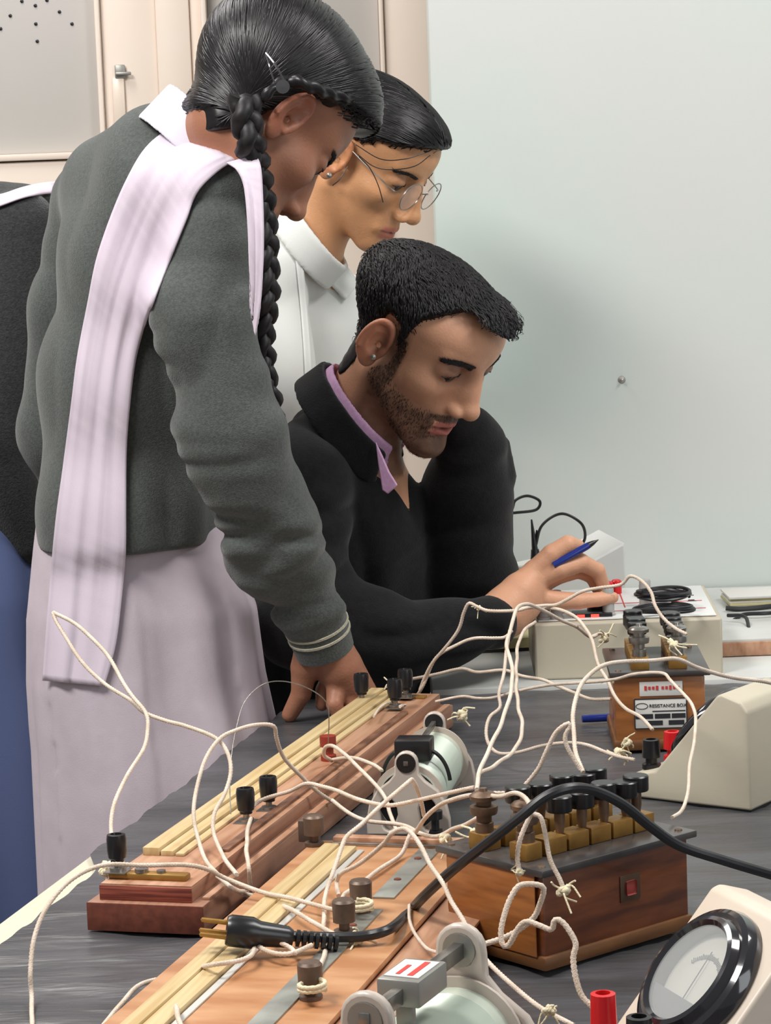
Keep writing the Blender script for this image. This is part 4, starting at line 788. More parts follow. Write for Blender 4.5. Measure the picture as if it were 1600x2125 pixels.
b = MB(); b.prism([(-.012, .058), (-.004, .040), (.004, .020), (.014, .003), (.001, -.008), (-.006, -.003), (-.010, .030)], -.0022, .0022, Matrix.Translation(P(803, 1012, 3.235)) @ Matrix.Rotation(-.25, 4, 'Z')); q = b.build('collar_point', M_pink, man, world=True); bv = q.modifiers.new('b', 'BEVEL'); bv.width = .0015; bv.segments = 2
def trousers(p):
    d = None
    for a, r in legs: e = chain(p, a, [q + .012 for q in r], .02); d = e if d is None else smin(d, e, .02)
    return smin(d, cap(p, Vector((-.13, 3.42, .55)), Vector((-.13, 3.54, .55)), .11, .11), .02)
cloth('trousers', trousers, axis(-.30, .36, .012), axis(3.25, 3.74, .012), axis(.04, .70, .012), man, M_trous)
for x, y in ((.25, 3.43), (.23, 3.61)): MB().box((x + .04, y, .035), (.26, .09, .07), .03, seg=3).build('shoe', M_black, man, world=True)
sto = empty('stool', (-.12, 3.48, -.012), 0, 'wooden stool under the seated man', 'stool'); MB().box((0, 0, .425), (.34, .32, .03), .008).build('seat', M_wood_red, sto)
for x in (-.13, .13):
    for y in (-.12, .12): MB().box((x, y, .205), (.035, .035, .41), .003).build('leg', M_wood_red, sto)
# pen in his hand
pen(P(1148, 1173, 3.222), P(1242, 1120, 3.235), 'blue ball pen with black tip held between the man\'s fingers', True)
# ---- hair volumes for the girls
zl_girl = [-.11, -.108, -.095, -.055, .022, .030, .028, .034, .046, .058, .068, .078]
def T_girl(vol=.008, front=.004, low=0., nape=0.):
    def T(p):
        zl = np.interp(p[:, 0], zl_x, zl_girl).astype(f32) - low * np.clip(p[:, 0] * 20 - .3, 0, 1) + nape * np.clip(-p[:, 0] * 30 - .6, 0, 1); Hh = p[:, 2] - zl; top = np.clip((p[:, 2] - .0) / .08, 0, 1); t = .006 + vol * top + front * np.clip((p[:, 0] - .02) / .05, 0, 1)
        m = np.clip((Hh + .001) / .009, 0, 1); m = m * m * (3 - 2 * m); return -.004 + (t + .004) * m
    return T
def skull(nl, fem=True): return lambda p: smin(smin(ell(p, (-.008, 0, .042), (.092, .075, .078)), ell(p, (.032, 0, .036), (.054, .061, .058)), .03), cap(p, (-.016, 0, -.035), tuple(nl), .044, .047), .02)
def girl_hair(H, nl, T, target, parent, n, L_=.075, m=None, knot=None, k=0):
    f1 = hair_surface(skull(nl), T); f0 = (lambda p: f1(squash(p, k)) * .9) if k else f1; f = (lambda p: smin(f0(p), ell(p, *knot) + .003 * noise(p, (90, 90, 60)), .014)) if knot else f0; m = m or M_hair2; g = lambda p: f(p) + .0011 * noise(p @ np.array([[1, 0, 0], [0, 1, 0], [0, 0, 1]], f32), (30, 170, 60))
    local_mesh('hair', g, axis(-.12, .13, .0026), axis(-.10, .10, .0026), axis(-.15, .16, .0026), H, m, parent)
    tg = A3(target)
    def flow(p): v = tg - p; v = v / np.linalg.norm(v, axis=1, keepdims=True); v[:, 1] += .35 * np.sign(p[:, 1]) * np.clip(p[:, 2] * 12 - .3, 0, 1) * (.5 if target[1] > -.02 else 1); return v
    strands(f, seeds_on(f, n, lambda p: T(squash(p, k)) > .0048), flow, L_, 9, .0011, 'hair_strands', m, parent, M=H, jit=.10, lift=.0009)
    return f
def braid(name, pts, r, parent, m, n=3):
    path = resample(spline(pts, 14), .003); L_ = len(path); T_ = [(path[min(i + 1, L_ - 1)] - path[max(i - 1, 0)]).normalized() for i in range(L_)]; b = MB(); pitch = r * 4.6
    side = T_[0].orthogonal().normalized(); fr_ = []
    for i in range(L_): side = (side - T_[i] * side.dot(T_[i])).normalized(); fr_.append((side.copy(), T_[i].cross(side)))
    for k in range(3):
        pp_ = []; rr = []
        for i in range(L_):
            u = 2 * math.pi * (i * .003 / pitch + k / 3); s_, t_ = fr_[i]; tp = 1 - .45 * i / L_
            pp_.append(path[i] + s_ * (math.cos(u) * r * .62 * tp) + t_ * (math.sin(2 * u) * r * .36 * tp)); rr.append(r * .60 * tp)
        b.tube(pp_, r, 10, rr=rr, twist=.10, tf=420)
    return b.build(name, m, parent, world=True, auto=70)
# ------------------------------------------------------------------ front girl: grey cardigan, lilac scarf, plait
girl = empty('person', (P(300, 1500, 3.10).x, 3.10, 0), 0, 'girl in grey-green cardigan and pale lilac scarf with a long plait, leaning on the table', 'person')
Hg = head_matrix((603, 236), 2.90, 32, 50, 0, 1.06); hg = head_sdf(True); hcg = Hg @ Vector((-.018, 0, -.035))
N_ = P(425, 300, 3.03); B0 = P(360, 400, 3.05); B1 = P(315, 540, 3.08); B2 = P(285, 780, 3.10); B3 = P(262, 1060, 3.10); B4 = Vector((P(300, 1300, 3.10).x, 3.10, .80))
SRg = P(452, 392, 2.95); A1 = P(425, 640, 2.92); A2 = P(478, 900, 2.93); A4 = P(578, 1130, 2.98); A5 = P(645, 1262, 3.02); WRg = P(668, 1330, 3.035)
SLg = P(205, 420, 3.20); LE = P(118, 900, 3.24); LW = P(330, 1030, 3.30)
g_hand = [([(662, 1300, 3.03), (706, 1385, 3.04), (745, 1440, 3.05)], [.025, .027, .022]), ([(655, 1305, 3.035), (690, 1380, 3.05), (715, 1430, 3.06)], [.019, .019, .017]),
    ([(650, 1330, 3.04), (632, 1385, 3.045), (625, 1440, 3.05), (601, 1483, 3.055)], [.021, .0165, .0120, .0095]),
    ([(730, 1425, 3.045), (765, 1450, 3.07), (800, 1463, 3.09)], [.0145, .0100, .0080]), ([(735, 1440, 3.05), (770, 1470, 3.05), (800, 1480, 3.06)], [.0145, .0100, .0080]), ([(722, 1445, 3.04), (745, 1482, 3.03), (772, 1497, 3.03)], [.0140, .0098, .0078]), ([(700, 1425, 3.035), (694, 1462, 3.02), (706, 1492, 3.02)], [.0135, .0098, .0080]), ([(690, 1405, 3.05), (672, 1432, 3.06), (668, 1462, 3.06)], [.0135, .0098, .0080])]
g_hand = [([P(*q) for q in a], r) for a, r in g_hand]
for a, r in g_hand[3:]:
    for q, rr in zip(a, r): q.z = max(q.z, TZ + rr * .9)
fx = P(300, 1400, 3.10).x
glegs = [[Vector((fx + .02, 3.08, .80)), Vector((fx + .03, 3.07, .45)), Vector((fx + .02, 3.06, .09))], [Vector((fx - .01, 3.15, .80)), Vector((fx - .01, 3.16, .45)), Vector((fx - .02, 3.17, .09))]]
def girl_body(p):
    d = hg(xf(Hg, p)); d = smin(d, cap(p, hcg, N_, .045, .050), .02); d = smin(d, chain(p, [N_, B1, B2, B3, B4], [.05, .075, .08, .07, .08], .03), .03)
    d = smin(d, chain(p, [SRg, A1, A2, A4, A5, WRg], [.04, .036, .034, .032, .026, .024], .01), .02); d = smin(d, chain(p, [SLg, LE, LW], [.04, .032, .024], .01), .02)
    h = None
    for i, (a, r) in enumerate(g_hand): e = chain(p, a, r, .002); h = e if h is None else smin(h, e, .010 if i < 3 else .004)
    d = smin(d, h, .008)
    for a in glegs: d = smin(d, chain(p, a, [.055, .045, .035], .02), .02)
    return d
hb = np.array(Hg.translation); skin_g = srgb(158, 108, 84)
body('body', girl_body, axis(-.42, .06, .012, [(hb[0] - .10, hb[0] + .13, .0024), (P(600, 1400, 3.04).x, P(800, 1400, 3.04).x, .003)]), axis(2.82, 3.36, .012, [(hb[1] - .12, hb[1] + .11, .0024)]), axis(.03, 1.62, .012, [(hb[2] - .15, hb[2] + .15, .0024), (TZ, P(650, 1320, 3.04).z, .003)]), girl, lambda V_: skin_color(xf(Hg, V_), skin_g, srgb(140, 80, 74)), skinmat('brown_skin'))
mk_eyes(girl, Hg, hg, 1.0, fem=True)
ngl = Hg.inverted() @ N_
girl_hair(Hg, ngl, T_girl(.010, .006, .004, .048), (-.052, -.078, -.048), girl, 6500)
# gathered hair behind the ear, then the plait
braid('plait', [P(508, 205, 2.875), P(512, 250, 2.865), P(520, 300, 2.87), P(533, 360, 2.90), P(545, 430, 2.92), P(553, 520, 2.93), P(556, 620, 2.94), P(548, 700, 2.95), P(556, 790, 2.96), P(570, 850, 2.97), P(574, 930, 3.0)], .0165, girl, M_hair)
rp = [(765, 204), (725, 204), (690, 196), (655, 184), (625, 172), (598, 166), (575, 178), (550, 200), (525, 222)]
hf_ = lambda p: head_sdf(True)(xf(Hg, p)); ys_ = march(lambda p: hf_(p) - .010, [a for a, _ in rp], [c for _, c in rp], 2.6, 3.2); ys_ = np.where(np.isnan(ys_), np.nanmean(ys_) + .03, ys_)
b = MB(); pt_ = resample(spline([P(a, c, y - .004) for (a, c), y in zip(rp, ys_)], 10), .002); b.tube(pt_, .006, 9, rr=[.0035 + .0035 * math.sin(math.pi * i / len(pt_)) for i in range(len(pt_))], twist=.22, tf=300); b.build('hair_roll', M_hair2, girl, world=True, auto=80)
cl = MB(); cl.tube(spline([P(552, 110, 2.825), P(560, 140, 2.815), P(570, 172, 2.815)], 6), .0009, 6); cl.tube(spline([P(552, 110, 2.825), P(572, 135, 2.815), P(588, 165, 2.815)], 6), .0012, 6); cl.lathe([(0, -.001), (.007, 0), (.0075, .002), (0, .003)], n=16, M=Matrix.Translation(P(587, 180, 2.815)) @ Matrix.Rotation(math.pi / 2, 4, 'X')); cl.build('hair_clip', mat('clear_clip', srgb(90, 90, 92), .12, .6), girl, world=True)
def cardigan(p):
    d = chain(p, [N_ - (hcg - N_).normalized() * .03, B0, B1, B2, B3, B3 - Vector((0, 0, .10))], [.048, .082, .105, .112, .106, .112], .03)
    d = smin(d, cap(p, SLg, SRg, .060, .058), .05); d = smin(d, cap(p, P(335, 335, 3.06), P(235, 375, 3.14), .070, .062), .03); d = d + folds(p, (14, 10, 6), .006)
    sr = chain(p, [SRg, A1, A2, A4, A5, WRg - (WRg - A5).normalized() * .034], [.054, .060, .063, .058, .043, .030], .02)
    ax = (A5 - A2).normalized(); n1 = noise(p, (11, 11, 34)); low = np.clip((1.10 - p[:, 2]) * 6, 0, 1)
    sr = sr + .012 * (1 - np.abs(n1) * 3.4) * (.4 + .6 * low) + .005 * noise(p, (50, 50, 60)) * low + .007 * (1 - np.abs(noise(p, (18, 18, 9))) * 3.4) * (1 - low)
    sl_ = chain(p, [SLg, P(150, 640, 3.22), LE, P(170, 1010, 3.27), LW], [.056, .056, .052, .045, .032], .02) + folds(p, (12, 10, 18), .006)
    d = smin(d, sl_, .014); d = smax(d, B3.z - .040 - p[:, 2] + .003 * noise(p, (30, 30, 1)), .006); d = smin(d, sr, .010)
    return smax(d, -ell(p, tuple(N_ + (hcg - N_) * .75 + Vector((.03, 0, -.01))), (.065, .07, .06)), .01)
cardX = axis(-.47, .02, .0040); cardY = axis(2.84, 3.38, .0052); cardZ = axis(.72, 1.50, .0040)
cloth('cardigan', cardigan, cardX, cardY, cardZ, girl, M_card)
# cuff and its two pale stripes
cax = (WRg - A5).normalized(); cfr = cax.to_track_quat('Z', 'Y').to_matrix().to_4x4()
def ring(a, r0, r1, h, m, name, th=.004):
    b = MB(); b.lathe([(r0 - th, 0), (r0, .001), (r1, h - .001), (r1 - th, h), (r1 - 2 * th, h - .001), (r0 - 2 * th, .001)], n=48, M=Matrix.Translation(a) @ cfr); return b.build(name, m, girl, world=True)
ring(WRg - cax * .036, .0385, .0352, .050, M_card, 'cuff'); ring(WRg - cax * .024, .0392, .0388, .0050, M_rib, 'cuff_stripe'); ring(WRg - cax * .0135, .0386, .0382, .0048, M_rib, 'cuff_stripe')
# white collar and neck trim
nag = Vector((.62, .10, .62)).normalized(); NC = P(414, 280, 3.015)
cloth('shirt_collar', lambda p: collar(NC, nag, .062, .0026, -.034, .020, .02, cut=(tuple(NC + Vector((.075, .05, -.02))), (.04, .06, .05)))(p), axis(NC.x - .10, NC.x + .10, .0026), axis(NC.y - .10, NC.y + .10, .0026), axis(NC.z - .09, NC.z + .10, .0026), girl, mat('white_collar_cloth', srgb(226, 222, 234), .7, spec=.2))
# long white tunic down to the knees
tx = P(300, 1300, 3.10).x
def tunic(p):
    zz = [.30, .55, .72, .80, .88, .96, 1.05]; cxx = [tx + .01, tx + .01, tx + .008, tx, tx - .002, tx - .012, tx - .02]; rx = [.150, .148, .146, .142, .138, .118, .095]; ry = [.135, .130, .122, .118, .112, .10, .09]
    z = p[:, 2]; cx1 = np.interp(z, zz, cxx); a = np.interp(z, zz, rx); b_ = np.interp(z, zz, ry); qx = (p[:, 0] - cx1) / a; qy = (p[:, 1] - 3.11) / b_; r = np.sqrt(qx ** 2 + qy ** 2); th = np.arctan2(qy, qx)
    d = (r - 1) * np.minimum(a, b_) * .92; low = np.clip((1.0 - z) * 4, 0, 1); nt = noise(np.stack([np.cos(th) * 1.9, np.sin(th) * 1.9, z * .9], 1), (1.9, 1.9, 1.0)); nt2 = noise(np.stack([np.cos(th) * 5, np.sin(th) * 5, z * 2], 1), (1.6, 1.6, 1.0))
    d = d - low * (.020 * nt + .008 * nt2); d = d + .0035 * np.tanh((th + 1.52) / .02) * low * (th < -.6) * (th > -2.4)
    return smax(smax(d, z - 1.03, .01), .40 - z, .004)
cloth('tunic', tunic, axis(tx - .19, tx + .20, .005), axis(2.94, 3.29, .005), axis(.38, 1.06, .006), girl, M_tunic)
def tro(p): return smin(chain(p, glegs[0], [.085, .07, .06], .02), chain(p, glegs[1], [.085, .07, .06], .02), .01)
cloth('trousers', tro, axis(fx - .14, fx + .16, .01), axis(2.93, 3.29, .01), axis(.02, .6, .01), girl, M_tunic)
for a in glegs: MB().box((a[-1].x + .04, a[-1].y + .01, .035), (.22, .08, .07), .03, seg=3).build('shoe', M_black, girl, world=True)
# scarf: rows of pixel pairs laid on the cardigan and tunic
def drape(name, rows, nu, nv, base, parent, m, lift=.005, fold=.0, thick=.0022, y1=3.6, smooth=10, yfix=None):
    rows = np.array(rows, float); k = len(rows); L0 = resample(spline([(a, b, 0) for a, b in rows[:, :2]], 10), 1.0); 
    tt = np.linspace(0, k - 1, nv); sp0 = spline([(a, b, 0) for a, b in rows[:, :2]], 16); sp1 = spline([(a, b, 0) for a, b in rows[:, 2:]], 16)
    PX = np.zeros((nv, nu)); PY = np.zeros((nv, nu))
    for j, t in enumerate(tt):
        a = sp0[min(int(round(t * 16)), len(sp0) - 1)]; b = sp1[min(int(round(t * 16)), len(sp1) - 1)]
        for i in range(nu): u = i / (nu - 1); PX[j, i] = a.x * (1 - u) + b.x * u; PY[j, i] = a.y * (1 - u) + b.y * u
    D = march(base, PX, PY, 2.6, y1).reshape(nv, nu) if yfix is None else np.tile(np.interp(tt, range(k), yfix)[:, None], (1, nu))
    if np.isnan(D).any():
        for _ in range(400):
            nn = np.isnan(D)
            if not nn.any(): break
            Dp = np.pad(D, 1, mode='edge'); st_ = np.stack([Dp[1:-1, :-2], Dp[1:-1, 2:], Dp[:-2, 1:-1], Dp[2:, 1:-1]]); mean = np.nanmean(np.where(np.isnan(st_), np.nan, st_), axis=0) if True else None
            D = np.where(nn, mean, D)
    D0 = D.copy()
    for _ in range(smooth):
        Dp = np.pad(D, 1, mode='edge'); D = np.minimum(D0, (Dp[1:-1, :-2] + Dp[1:-1, 2:] + Dp[:-2, 1:-1] + Dp[2:, 1:-1]) / 4)
    for _ in range(4): Dp = np.pad(D, 1, mode='edge'); D = (Dp[1:-1, :-2] + Dp[1:-1, 2:] + Dp[:-2, 1:-1] + Dp[2:, 1:-1] + 4 * D) / 8
    u = np.linspace(0, 1, nu)[None, :]; v = tt[:, None] / (k - 1); w = np.stack([(u * 5 + 0 * v).ravel(), (v * 4 + u * .9).ravel(), np.zeros(nu * nv)], 1).astype(f32)
    fo = noise(w, (1.3, .7, 1)).reshape(nv, nu) * fold + noise(w, (3.1, 1.1, 1)).reshape(nv, nu) * fold * .35
    V_ = []
    for j in range(nv):
        for i in range(nu): V_.append(tuple(P(PX[j, i], PY[j, i], D[j, i] - lift - abs(fold) * .5 - fo[j, i])))
    F_ = [(j * nu + i, (j + 1) * nu + i, (j + 1) * nu + i + 1, j * nu + i + 1) for j in range(nv - 1) for i in range(nu - 1)]
    o = raw(name, V_, F_, m, parent, world=True); sm = o.modifiers.new('s', 'SOLIDIFY'); sm.thickness = thick; sm.offset = 0; return o
def under(p): return smin(cardigan(p), tunic(p), .02)
import warnings; warnings.filterwarnings('ignore')
drape('scarf', [(505, 318, 528, 322), (440, 278, 480, 338), (392, 256, 438, 368), (345, 272, 408, 402), (300, 310, 388, 452), (262, 375, 360, 520), (228, 455, 330, 595), (200, 540, 303, 670), (182, 630, 282, 745), (160, 740, 270, 840), (146, 850, 263, 940), (130, 970, 262, 1050), (115, 1080, 261, 1150), (105, 1190, 252, 1250), (96, 1300, 240, 1340), (88, 1412, 217, 1424)], 26, 150, under, girl, M_dup, lift=.005, fold=.007)
drape('scarf_front_end', [(470, 338, 530, 320), (490, 352, 541, 345), (505, 380, 545, 400), (512, 430, 547, 480), (516, 500, 546, 560), (518, 580, 540, 640), (520, 640, 530, 700)], 10, 60, under, girl, M_dup, lift=.012, fold=.004, yfix=[2.885, 2.875, 2.87, 2.865, 2.865, 2.87, 2.88])
# ------------------------------------------------------------------ second girl: white coat, round glasses
g2 = empty('person', (P(600, 900, 3.62).x, 3.66, 0), 0, 'girl in a white collared coat and thin round glasses looking down behind the man', 'person')
H2 = head_matrix((695, 324), 3.50, -27, 35, 0, 1.0); h20 = head_sdf(True); h2 = lambda p: h20(squash(p, .32)) * .88
hc2 = H2 @ Vector((-.018, 0, -.035)); N2 = P(632, 500, 3.60); D1 = P(600, 680, 3.68); D2 = P(575, 1050, 3.70); D3 = Vector((D2.x, 3.70, .5))
R2 = P(560, 560, 3.56); RE = P(590, 930, 3.50); RW = P(660, 1150, 3.42); S2 = P(700, 640, 3.82); SE = P(720, 980, 3.86)
def b2(p):
    d = h2(xf(H2, p)) * 1.02; d = smin(d, cap(p, hc2, N2, .046, .050), .02); d = smin(d, chain(p, [N2, D1, D2, D3], [.045, .085, .09, .09], .03), .03)
    return smin(d, smin(chain(p, [R2, RE, RW], [.035, .032, .024], .01), chain(p, [S2, SE], [.035, .03], .01), .01), .02)
hb = np.array(H2.translation)
body('body', b2, axis(-.30, .10, .012, [(hb[0] - .10, hb[0] + .13, .0023)]), axis(3.38, 3.92, .012, [(hb[1] - .12, hb[1] + .11, .0023)]), axis(.45, 1.62, .012, [(hb[2] - .15, hb[2] + .15, .0023)]), g2, lambda V_: skin_color(xf(H2, V_), srgb(204, 150, 108), srgb(200, 112, 100)), skinmat('light_brown_skin'))
mk_eyes(g2, H2, h2, 1.0, fem=True)
girl_hair(H2, H2.inverted() @ N2, T_girl(.003, .005, .006), (-.085, -.02, .0), g2, 5600, k=.32)
b = MB()
for pts in (((742, 320, 3.46), (775, 345, 3.455), (810, 352, 3.45), (860, 345, 3.45), (893, 322, 3.46)), ((745, 325, 3.46), (768, 350, 3.455), (785, 385, 3.45), (795, 420, 3.45)), ((722, 345, 3.465), (705, 372, 3.462), (690, 385, 3.465)), ((738, 300, 3.46), (790, 330, 3.45), (840, 330, 3.45), (880, 318, 3.46))): b.tube(spline([P(a, c, y - .006) for a, c, y in pts], 8), .0007, 5)
b.build('loose_hair', M_hair2, g2, world=True)
def spectacle():
    e = MB(); HL = H2
    for sg in (-1, 1):
        e.tube([HL @ Vector((.102 - .10 * abs(sg * .031 + .0235 * math.cos(t)) ** 1.2, sg * .031 + .0235 * math.cos(t), -.006 + .0205 * math.sin(t))) for t in np.linspace(0, 2 * math.pi, 40, endpoint=False)], .0008, 6, closed=True)
        e.tube(spline([HL @ Vector(v) for v in ((.094, sg * .055, -.002), (.086, sg * .068, -.002), (.040, sg * .076, .006), (.000, sg * .078, .012), (-.012, sg * .079, .000))], 8), .0009, 6)
    e.tube(spline([HL @ Vector(v) for v in ((.101, -.009, -.001), (.107, 0, .002), (.101, .009, -.001))], 6), .0008, 6); return e
sp_ = spectacle().build('spectacle_frame', M_nickel, g2, world=True)
for sg in (-1, 1):
    b = MB(); n_ = 28; Vv = [H2 @ Vector((.101 - .10 * abs(sg * .031 + .0225 * math.cos(t)) ** 1.2, sg * .031 + .0225 * math.cos(t), -.006 + .0195 * math.sin(t))) for t in np.linspace(0, 2 * math.pi, n_, endpoint=False)]; nb_ = H2.to_3x3() @ Vector((-.0012, 0, 0))
    b.add(Vv + [v + nb_ for v in Vv], [tuple(range(n_)), tuple(range(2 * n_ - 1, n_ - 1, -1))] + [(i, i + n_, (i + 1) % n_ + n_, (i + 1) % n_) for i in range(n_)]); b.build('lens', M_glass, g2, world=True)
b = MB(); b.lathe([(0, -.002), (.004, 0), (.0035, .003), (0, .004)], n=12, M=Matrix.Translation(P(683, 364, 3.492)) @ Matrix.Rotation(math.pi / 2, 4, 'X')); b.build('earring', M_nickel, g2, world=True)
def coat(p):
    d = chain(p, [N2 - (hc2 - N2).normalized() * .03, D1, D2, D3], [.052, .105, .115, .13], .03); d = smin(d, chain(p, [R2, RE, RW], [.052, .048, .036], .01), .014); d = smin(d, chain(p, [S2, SE], [.05, .045], .01), .014); d = smin(d, cap(p, R2, S2, .048, .048), .04)
    return smax(d, -ell(p, tuple(N2 + Vector((.055, -.01, .0))), (.04, .06, .06)), .01) + folds(p, (14, 10, 7), .006)
cloth('white_coat', coat, axis(-.32, .06, .005), axis(3.40, 3.93, .006), axis(.48, 1.42, .005), g2, M_shirt)
drape('placket', [(600, 425, 612, 425), (606, 480, 619, 480), (616, 560, 630, 560), (624, 640, 638, 640), (630, 720, 645, 720), (634, 800, 650, 800)], 5, 40, coat, g2, M_shirt, lift=.003, thick=.0015, y1=3.9)
na2 = (Vector((.72, -.10, .52))).normalized(); NC2 = P(650, 490, 3.58)
cloth('coat_collar', lambda p: collar(NC2, na2, .062, .0036, -.030, .012, .16, cut=(tuple(NC2 + Vector((.085, -.02, -.04))), (.040, .06, .05)))(p), axis(NC2.x - .11, NC2.x + .11, .003), axis(NC2.y - .11, NC2.y + .11, .003), axis(NC2.z - .11, NC2.z + .10, .003), g2, M_shirt)
drape('collar_wing', [(592, 372, 560, 396), (622, 412, 590, 450), (655, 462, 624, 510), (690, 512, 660, 566), (722, 556, 694, 598), (745, 588, 716, 622)], 9, 60, coat, g2, M_shirt, lift=.016, thick=.003, y1=3.9)
# ------------------------------------------------------------------ fourth person, mostly outside the frame
g4 = empty('person', (P(-40, 900, 3.46).x, 3.46, 0), 0, 'person in charcoal sweater and slate blue tunic cut off by the left edge', 'person')
H4 = head_matrix((330, 560), 3.46, 10, 45, 0, 1.0); h4 = skull((-.05, 0, -.12)); hc4 = H4 @ Vector((-.018, 0, -.035)); N4 = P(180, 480, 3.54); E1 = P(40, 525, 3.52); E2 = P(-50, 900, 3.52); E3 = P(-50, 1180, 3.52); E4 = Vector((E3.x, 3.52, .5))
R4 = P(40, 470, 3.44); R4e = P(-10, 900, 3.40); R4w = P(60, 1120, 3.45)
def b4(p):
    d = head_sdf(True)(xf(H4, p)); d = smin(d, cap(p, hc4, N4, .046, .05), .02); d = smin(d, chain(p, [N4, E1, E2, E3, E4], [.045, .08, .09, .09, .1], .03), .03); return smin(d, chain(p, [R4, R4e, R4w], [.035, .03, .024], .01), .02)
body('body', b4, axis(-.72, -.20, .008), axis(3.30, 3.75, .008), axis(.45, 1.52, .008), g4, lambda V_: skin_color(xf(H4, V_), skin_g, srgb(140, 80, 74)), bpy.data.materials['brown_skin'])
local_mesh('hair', hair_surface(h4, T_girl()), axis(-.12, .13, .004), axis(-.10, .10, .004), axis(-.15, .16, .004), H4, M_hair2, g4)
def sw4(p):
    d = chain(p, [N4 - Vector((.03, 0, .01)), E1, E2, E3], [.045, .098, .112, .110], .03); d = smin(d, chain(p, [R4, R4e, R4w], [.052, .046, .036], .01), .014); return smax(d, E3.z - .006 - p[:, 2], .006) + folds(p, (12, 10, 6), .006)
cloth('sweater', sw4, axis(-.76, -.30, .006), axis(3.32, 3.72, .006), axis(.82, 1.46, .006), g4, M_card2)
def tu4(p):
    z = p[:, 2]; a = np.interp(z, [.3, .85, 1.0], [.16, .125, .10]); r = np.sqrt((p[:, 0] - E3.x - .0) ** 2 + (p[:, 1] - 3.52) ** 2); th = np.arctan2(p[:, 1] - 3.52, p[:, 0] - E3.x); return smax(smax((r - a) * .9 - .008 * np.sin(th * 7 + z * 3), z - .98, .01), .30 - z, .004)
cloth('tunic', tu4, axis(E3.x - .19, E3.x + .19, .007), axis(3.33, 3.71, .007), axis(.28, 1.0, .008), g4, M_blue_c)
for dx in (-.05, .05):
    b = MB(); b.cyl((E3.x + dx, 3.52, .06), (E3.x + dx, 3.52, .5), .05, 16, .07); b.build('trouser_leg', M_blue_c, g4, world=True); MB().box((E3.x + dx + .03, 3.5, .035), (.2, .075, .07), .03, seg=3).build('shoe', M_black, g4, world=True)
drape('shoulder_band', [(-60, 412, -60, 450), (0, 404, 0, 428), (50, 388, 52, 410), (100, 378, 100, 402), (150, 376, 150, 400)], 8, 30, sw4, g4, M_dup, lift=.008, y1=3.8)
# ------------------------------------------------------------------ cotton covered connecting wires
def surf_z(p):
    v = Matrix.Rotation(-yaw2, 4, 'Z') @ (Vector((p.x, p.y, TZ)) - o2)
    if -.002 < v.x < .208 and v.y < NL: return .7885 if v.x > .066 else .795
    v = Matrix.Rotation(-yaw, 4, 'Z') @ (Vector((p.x, p.y, TZ)) - br.location)
    if 0 < v.x < BW and 0 < v.y < BL: return .7925 if v.x > .058 else .798
    return .7525
def wire_pts(px, Y0, Y1, Ys=None):
    n = len(px); L_ = [0]
    for a, b in zip(px, px[1:]): L_.append(L_[-1] + math.hypot(a[0] - b[0], a[1] - b[1]))
    out = []
    for i, q in enumerate(px):
        Y = q[2] if len(q) > 2 else (Y0 + (Y1 - Y0) * L_[i] / L_[-1]); p = P(q[0], q[1], Y); z = surf_z(p)
        for _ in range(3):
            if p.z < z: p = G(q[0], q[1], z); z = surf_z(p)
        out.append(p)
    return out
def wire(label, px, Y0, Y1, r=.0019, m=None, grp=None):
    path = resample(spline(wire_pts(px, Y0, Y1), 10), .0016)
    N_ = len(path); path = [p + Vector((math.sin(i * .11 + N_), math.cos(i * .083), math.sin(i * .067 + 2))) * .0005 for i, p in enumerate(path)]
    b = MB(); b.tube(path, r, 8, twist=.13, tf=2100 * .9); o = b.build('connecting_wire', m or M_wire, auto=80); return tag(o, label, 'wire', grp)
def knot_at(px, py, Y, s=1.0, name='wire_knot', label=None):
    c = P(px, py, Y); rnd = random.Random(int(px * 7 + py)); ctl = []
    for k in range(13): v = Vector((rnd.gauss(0, 1), rnd.gauss(0, 1), rnd.gauss(0, 1))).normalized(); ctl.append(c + v * .0034 * s)
    b = MB(); b.tube(spline(ctl, 7), .0018 * s, 6, twist=.15, tf=1800)
    for k in range(5):
        v = Vector((rnd.gauss(0, 1), rnd.gauss(0, .6), rnd.gauss(-.3, .8))).normalized(); w_ = v + Vector((rnd.gauss(0, .4), rnd.gauss(0, .4), rnd.gauss(-.3, .3))); b.tube(spline([c, c + v * .006 * s, c + w_ * .0105 * s], 4), .0007 * s, 5)
    return tag(b.build(name, M_cot, auto=80), label, 'knot')
wire('white wire drooping in front of the lilac tunic, ending at the near left black terminal', [(110, 1272), (165, 1300), (215, 1350), (255, 1415), (276, 1446), (302, 1480), (306, 1515), (298, 1556), (262, 1612), (238, 1668), (231, 1725), (240, 1788)], 2.55, 2.24)
wire('white wire with a pointed bend before the tunic, curving down to the long bridge', [(110, 1272), (122, 1300), (165, 1365), (220, 1422), (272, 1455), (300, 1478), (345, 1495), (385, 1506), (445, 1530), (470, 1558), (478, 1600), (466, 1648), (445, 1690), (444, 1732), (462, 1775), (490, 1815)], 2.55, 2.25)
wire('thick white wire running along the left edge and across both bridges', [(64, 2160), (67, 2080), (62, 2020), (70, 1950), (100, 1880), (150, 1822), (215, 1795), (300, 1797), (380, 1795), (430, 1803), (470, 1822), (545, 1852), (600, 1864), (660, 1880), (715, 1894)], 1.95, 2.2)
wire('white wire standing up in a tall loop over the middle of the long bridge', [(530, 1862), (495, 1850), (460, 1822), (430, 1790), (410, 1740), (402, 1690), (410, 1630), (426, 1575), (455, 1535), (490, 1516), (530, 1504), (566, 1506), (574, 1532), (590, 1572), (622, 1610), (655, 1640), (690, 1662)], 2.2, 2.5)
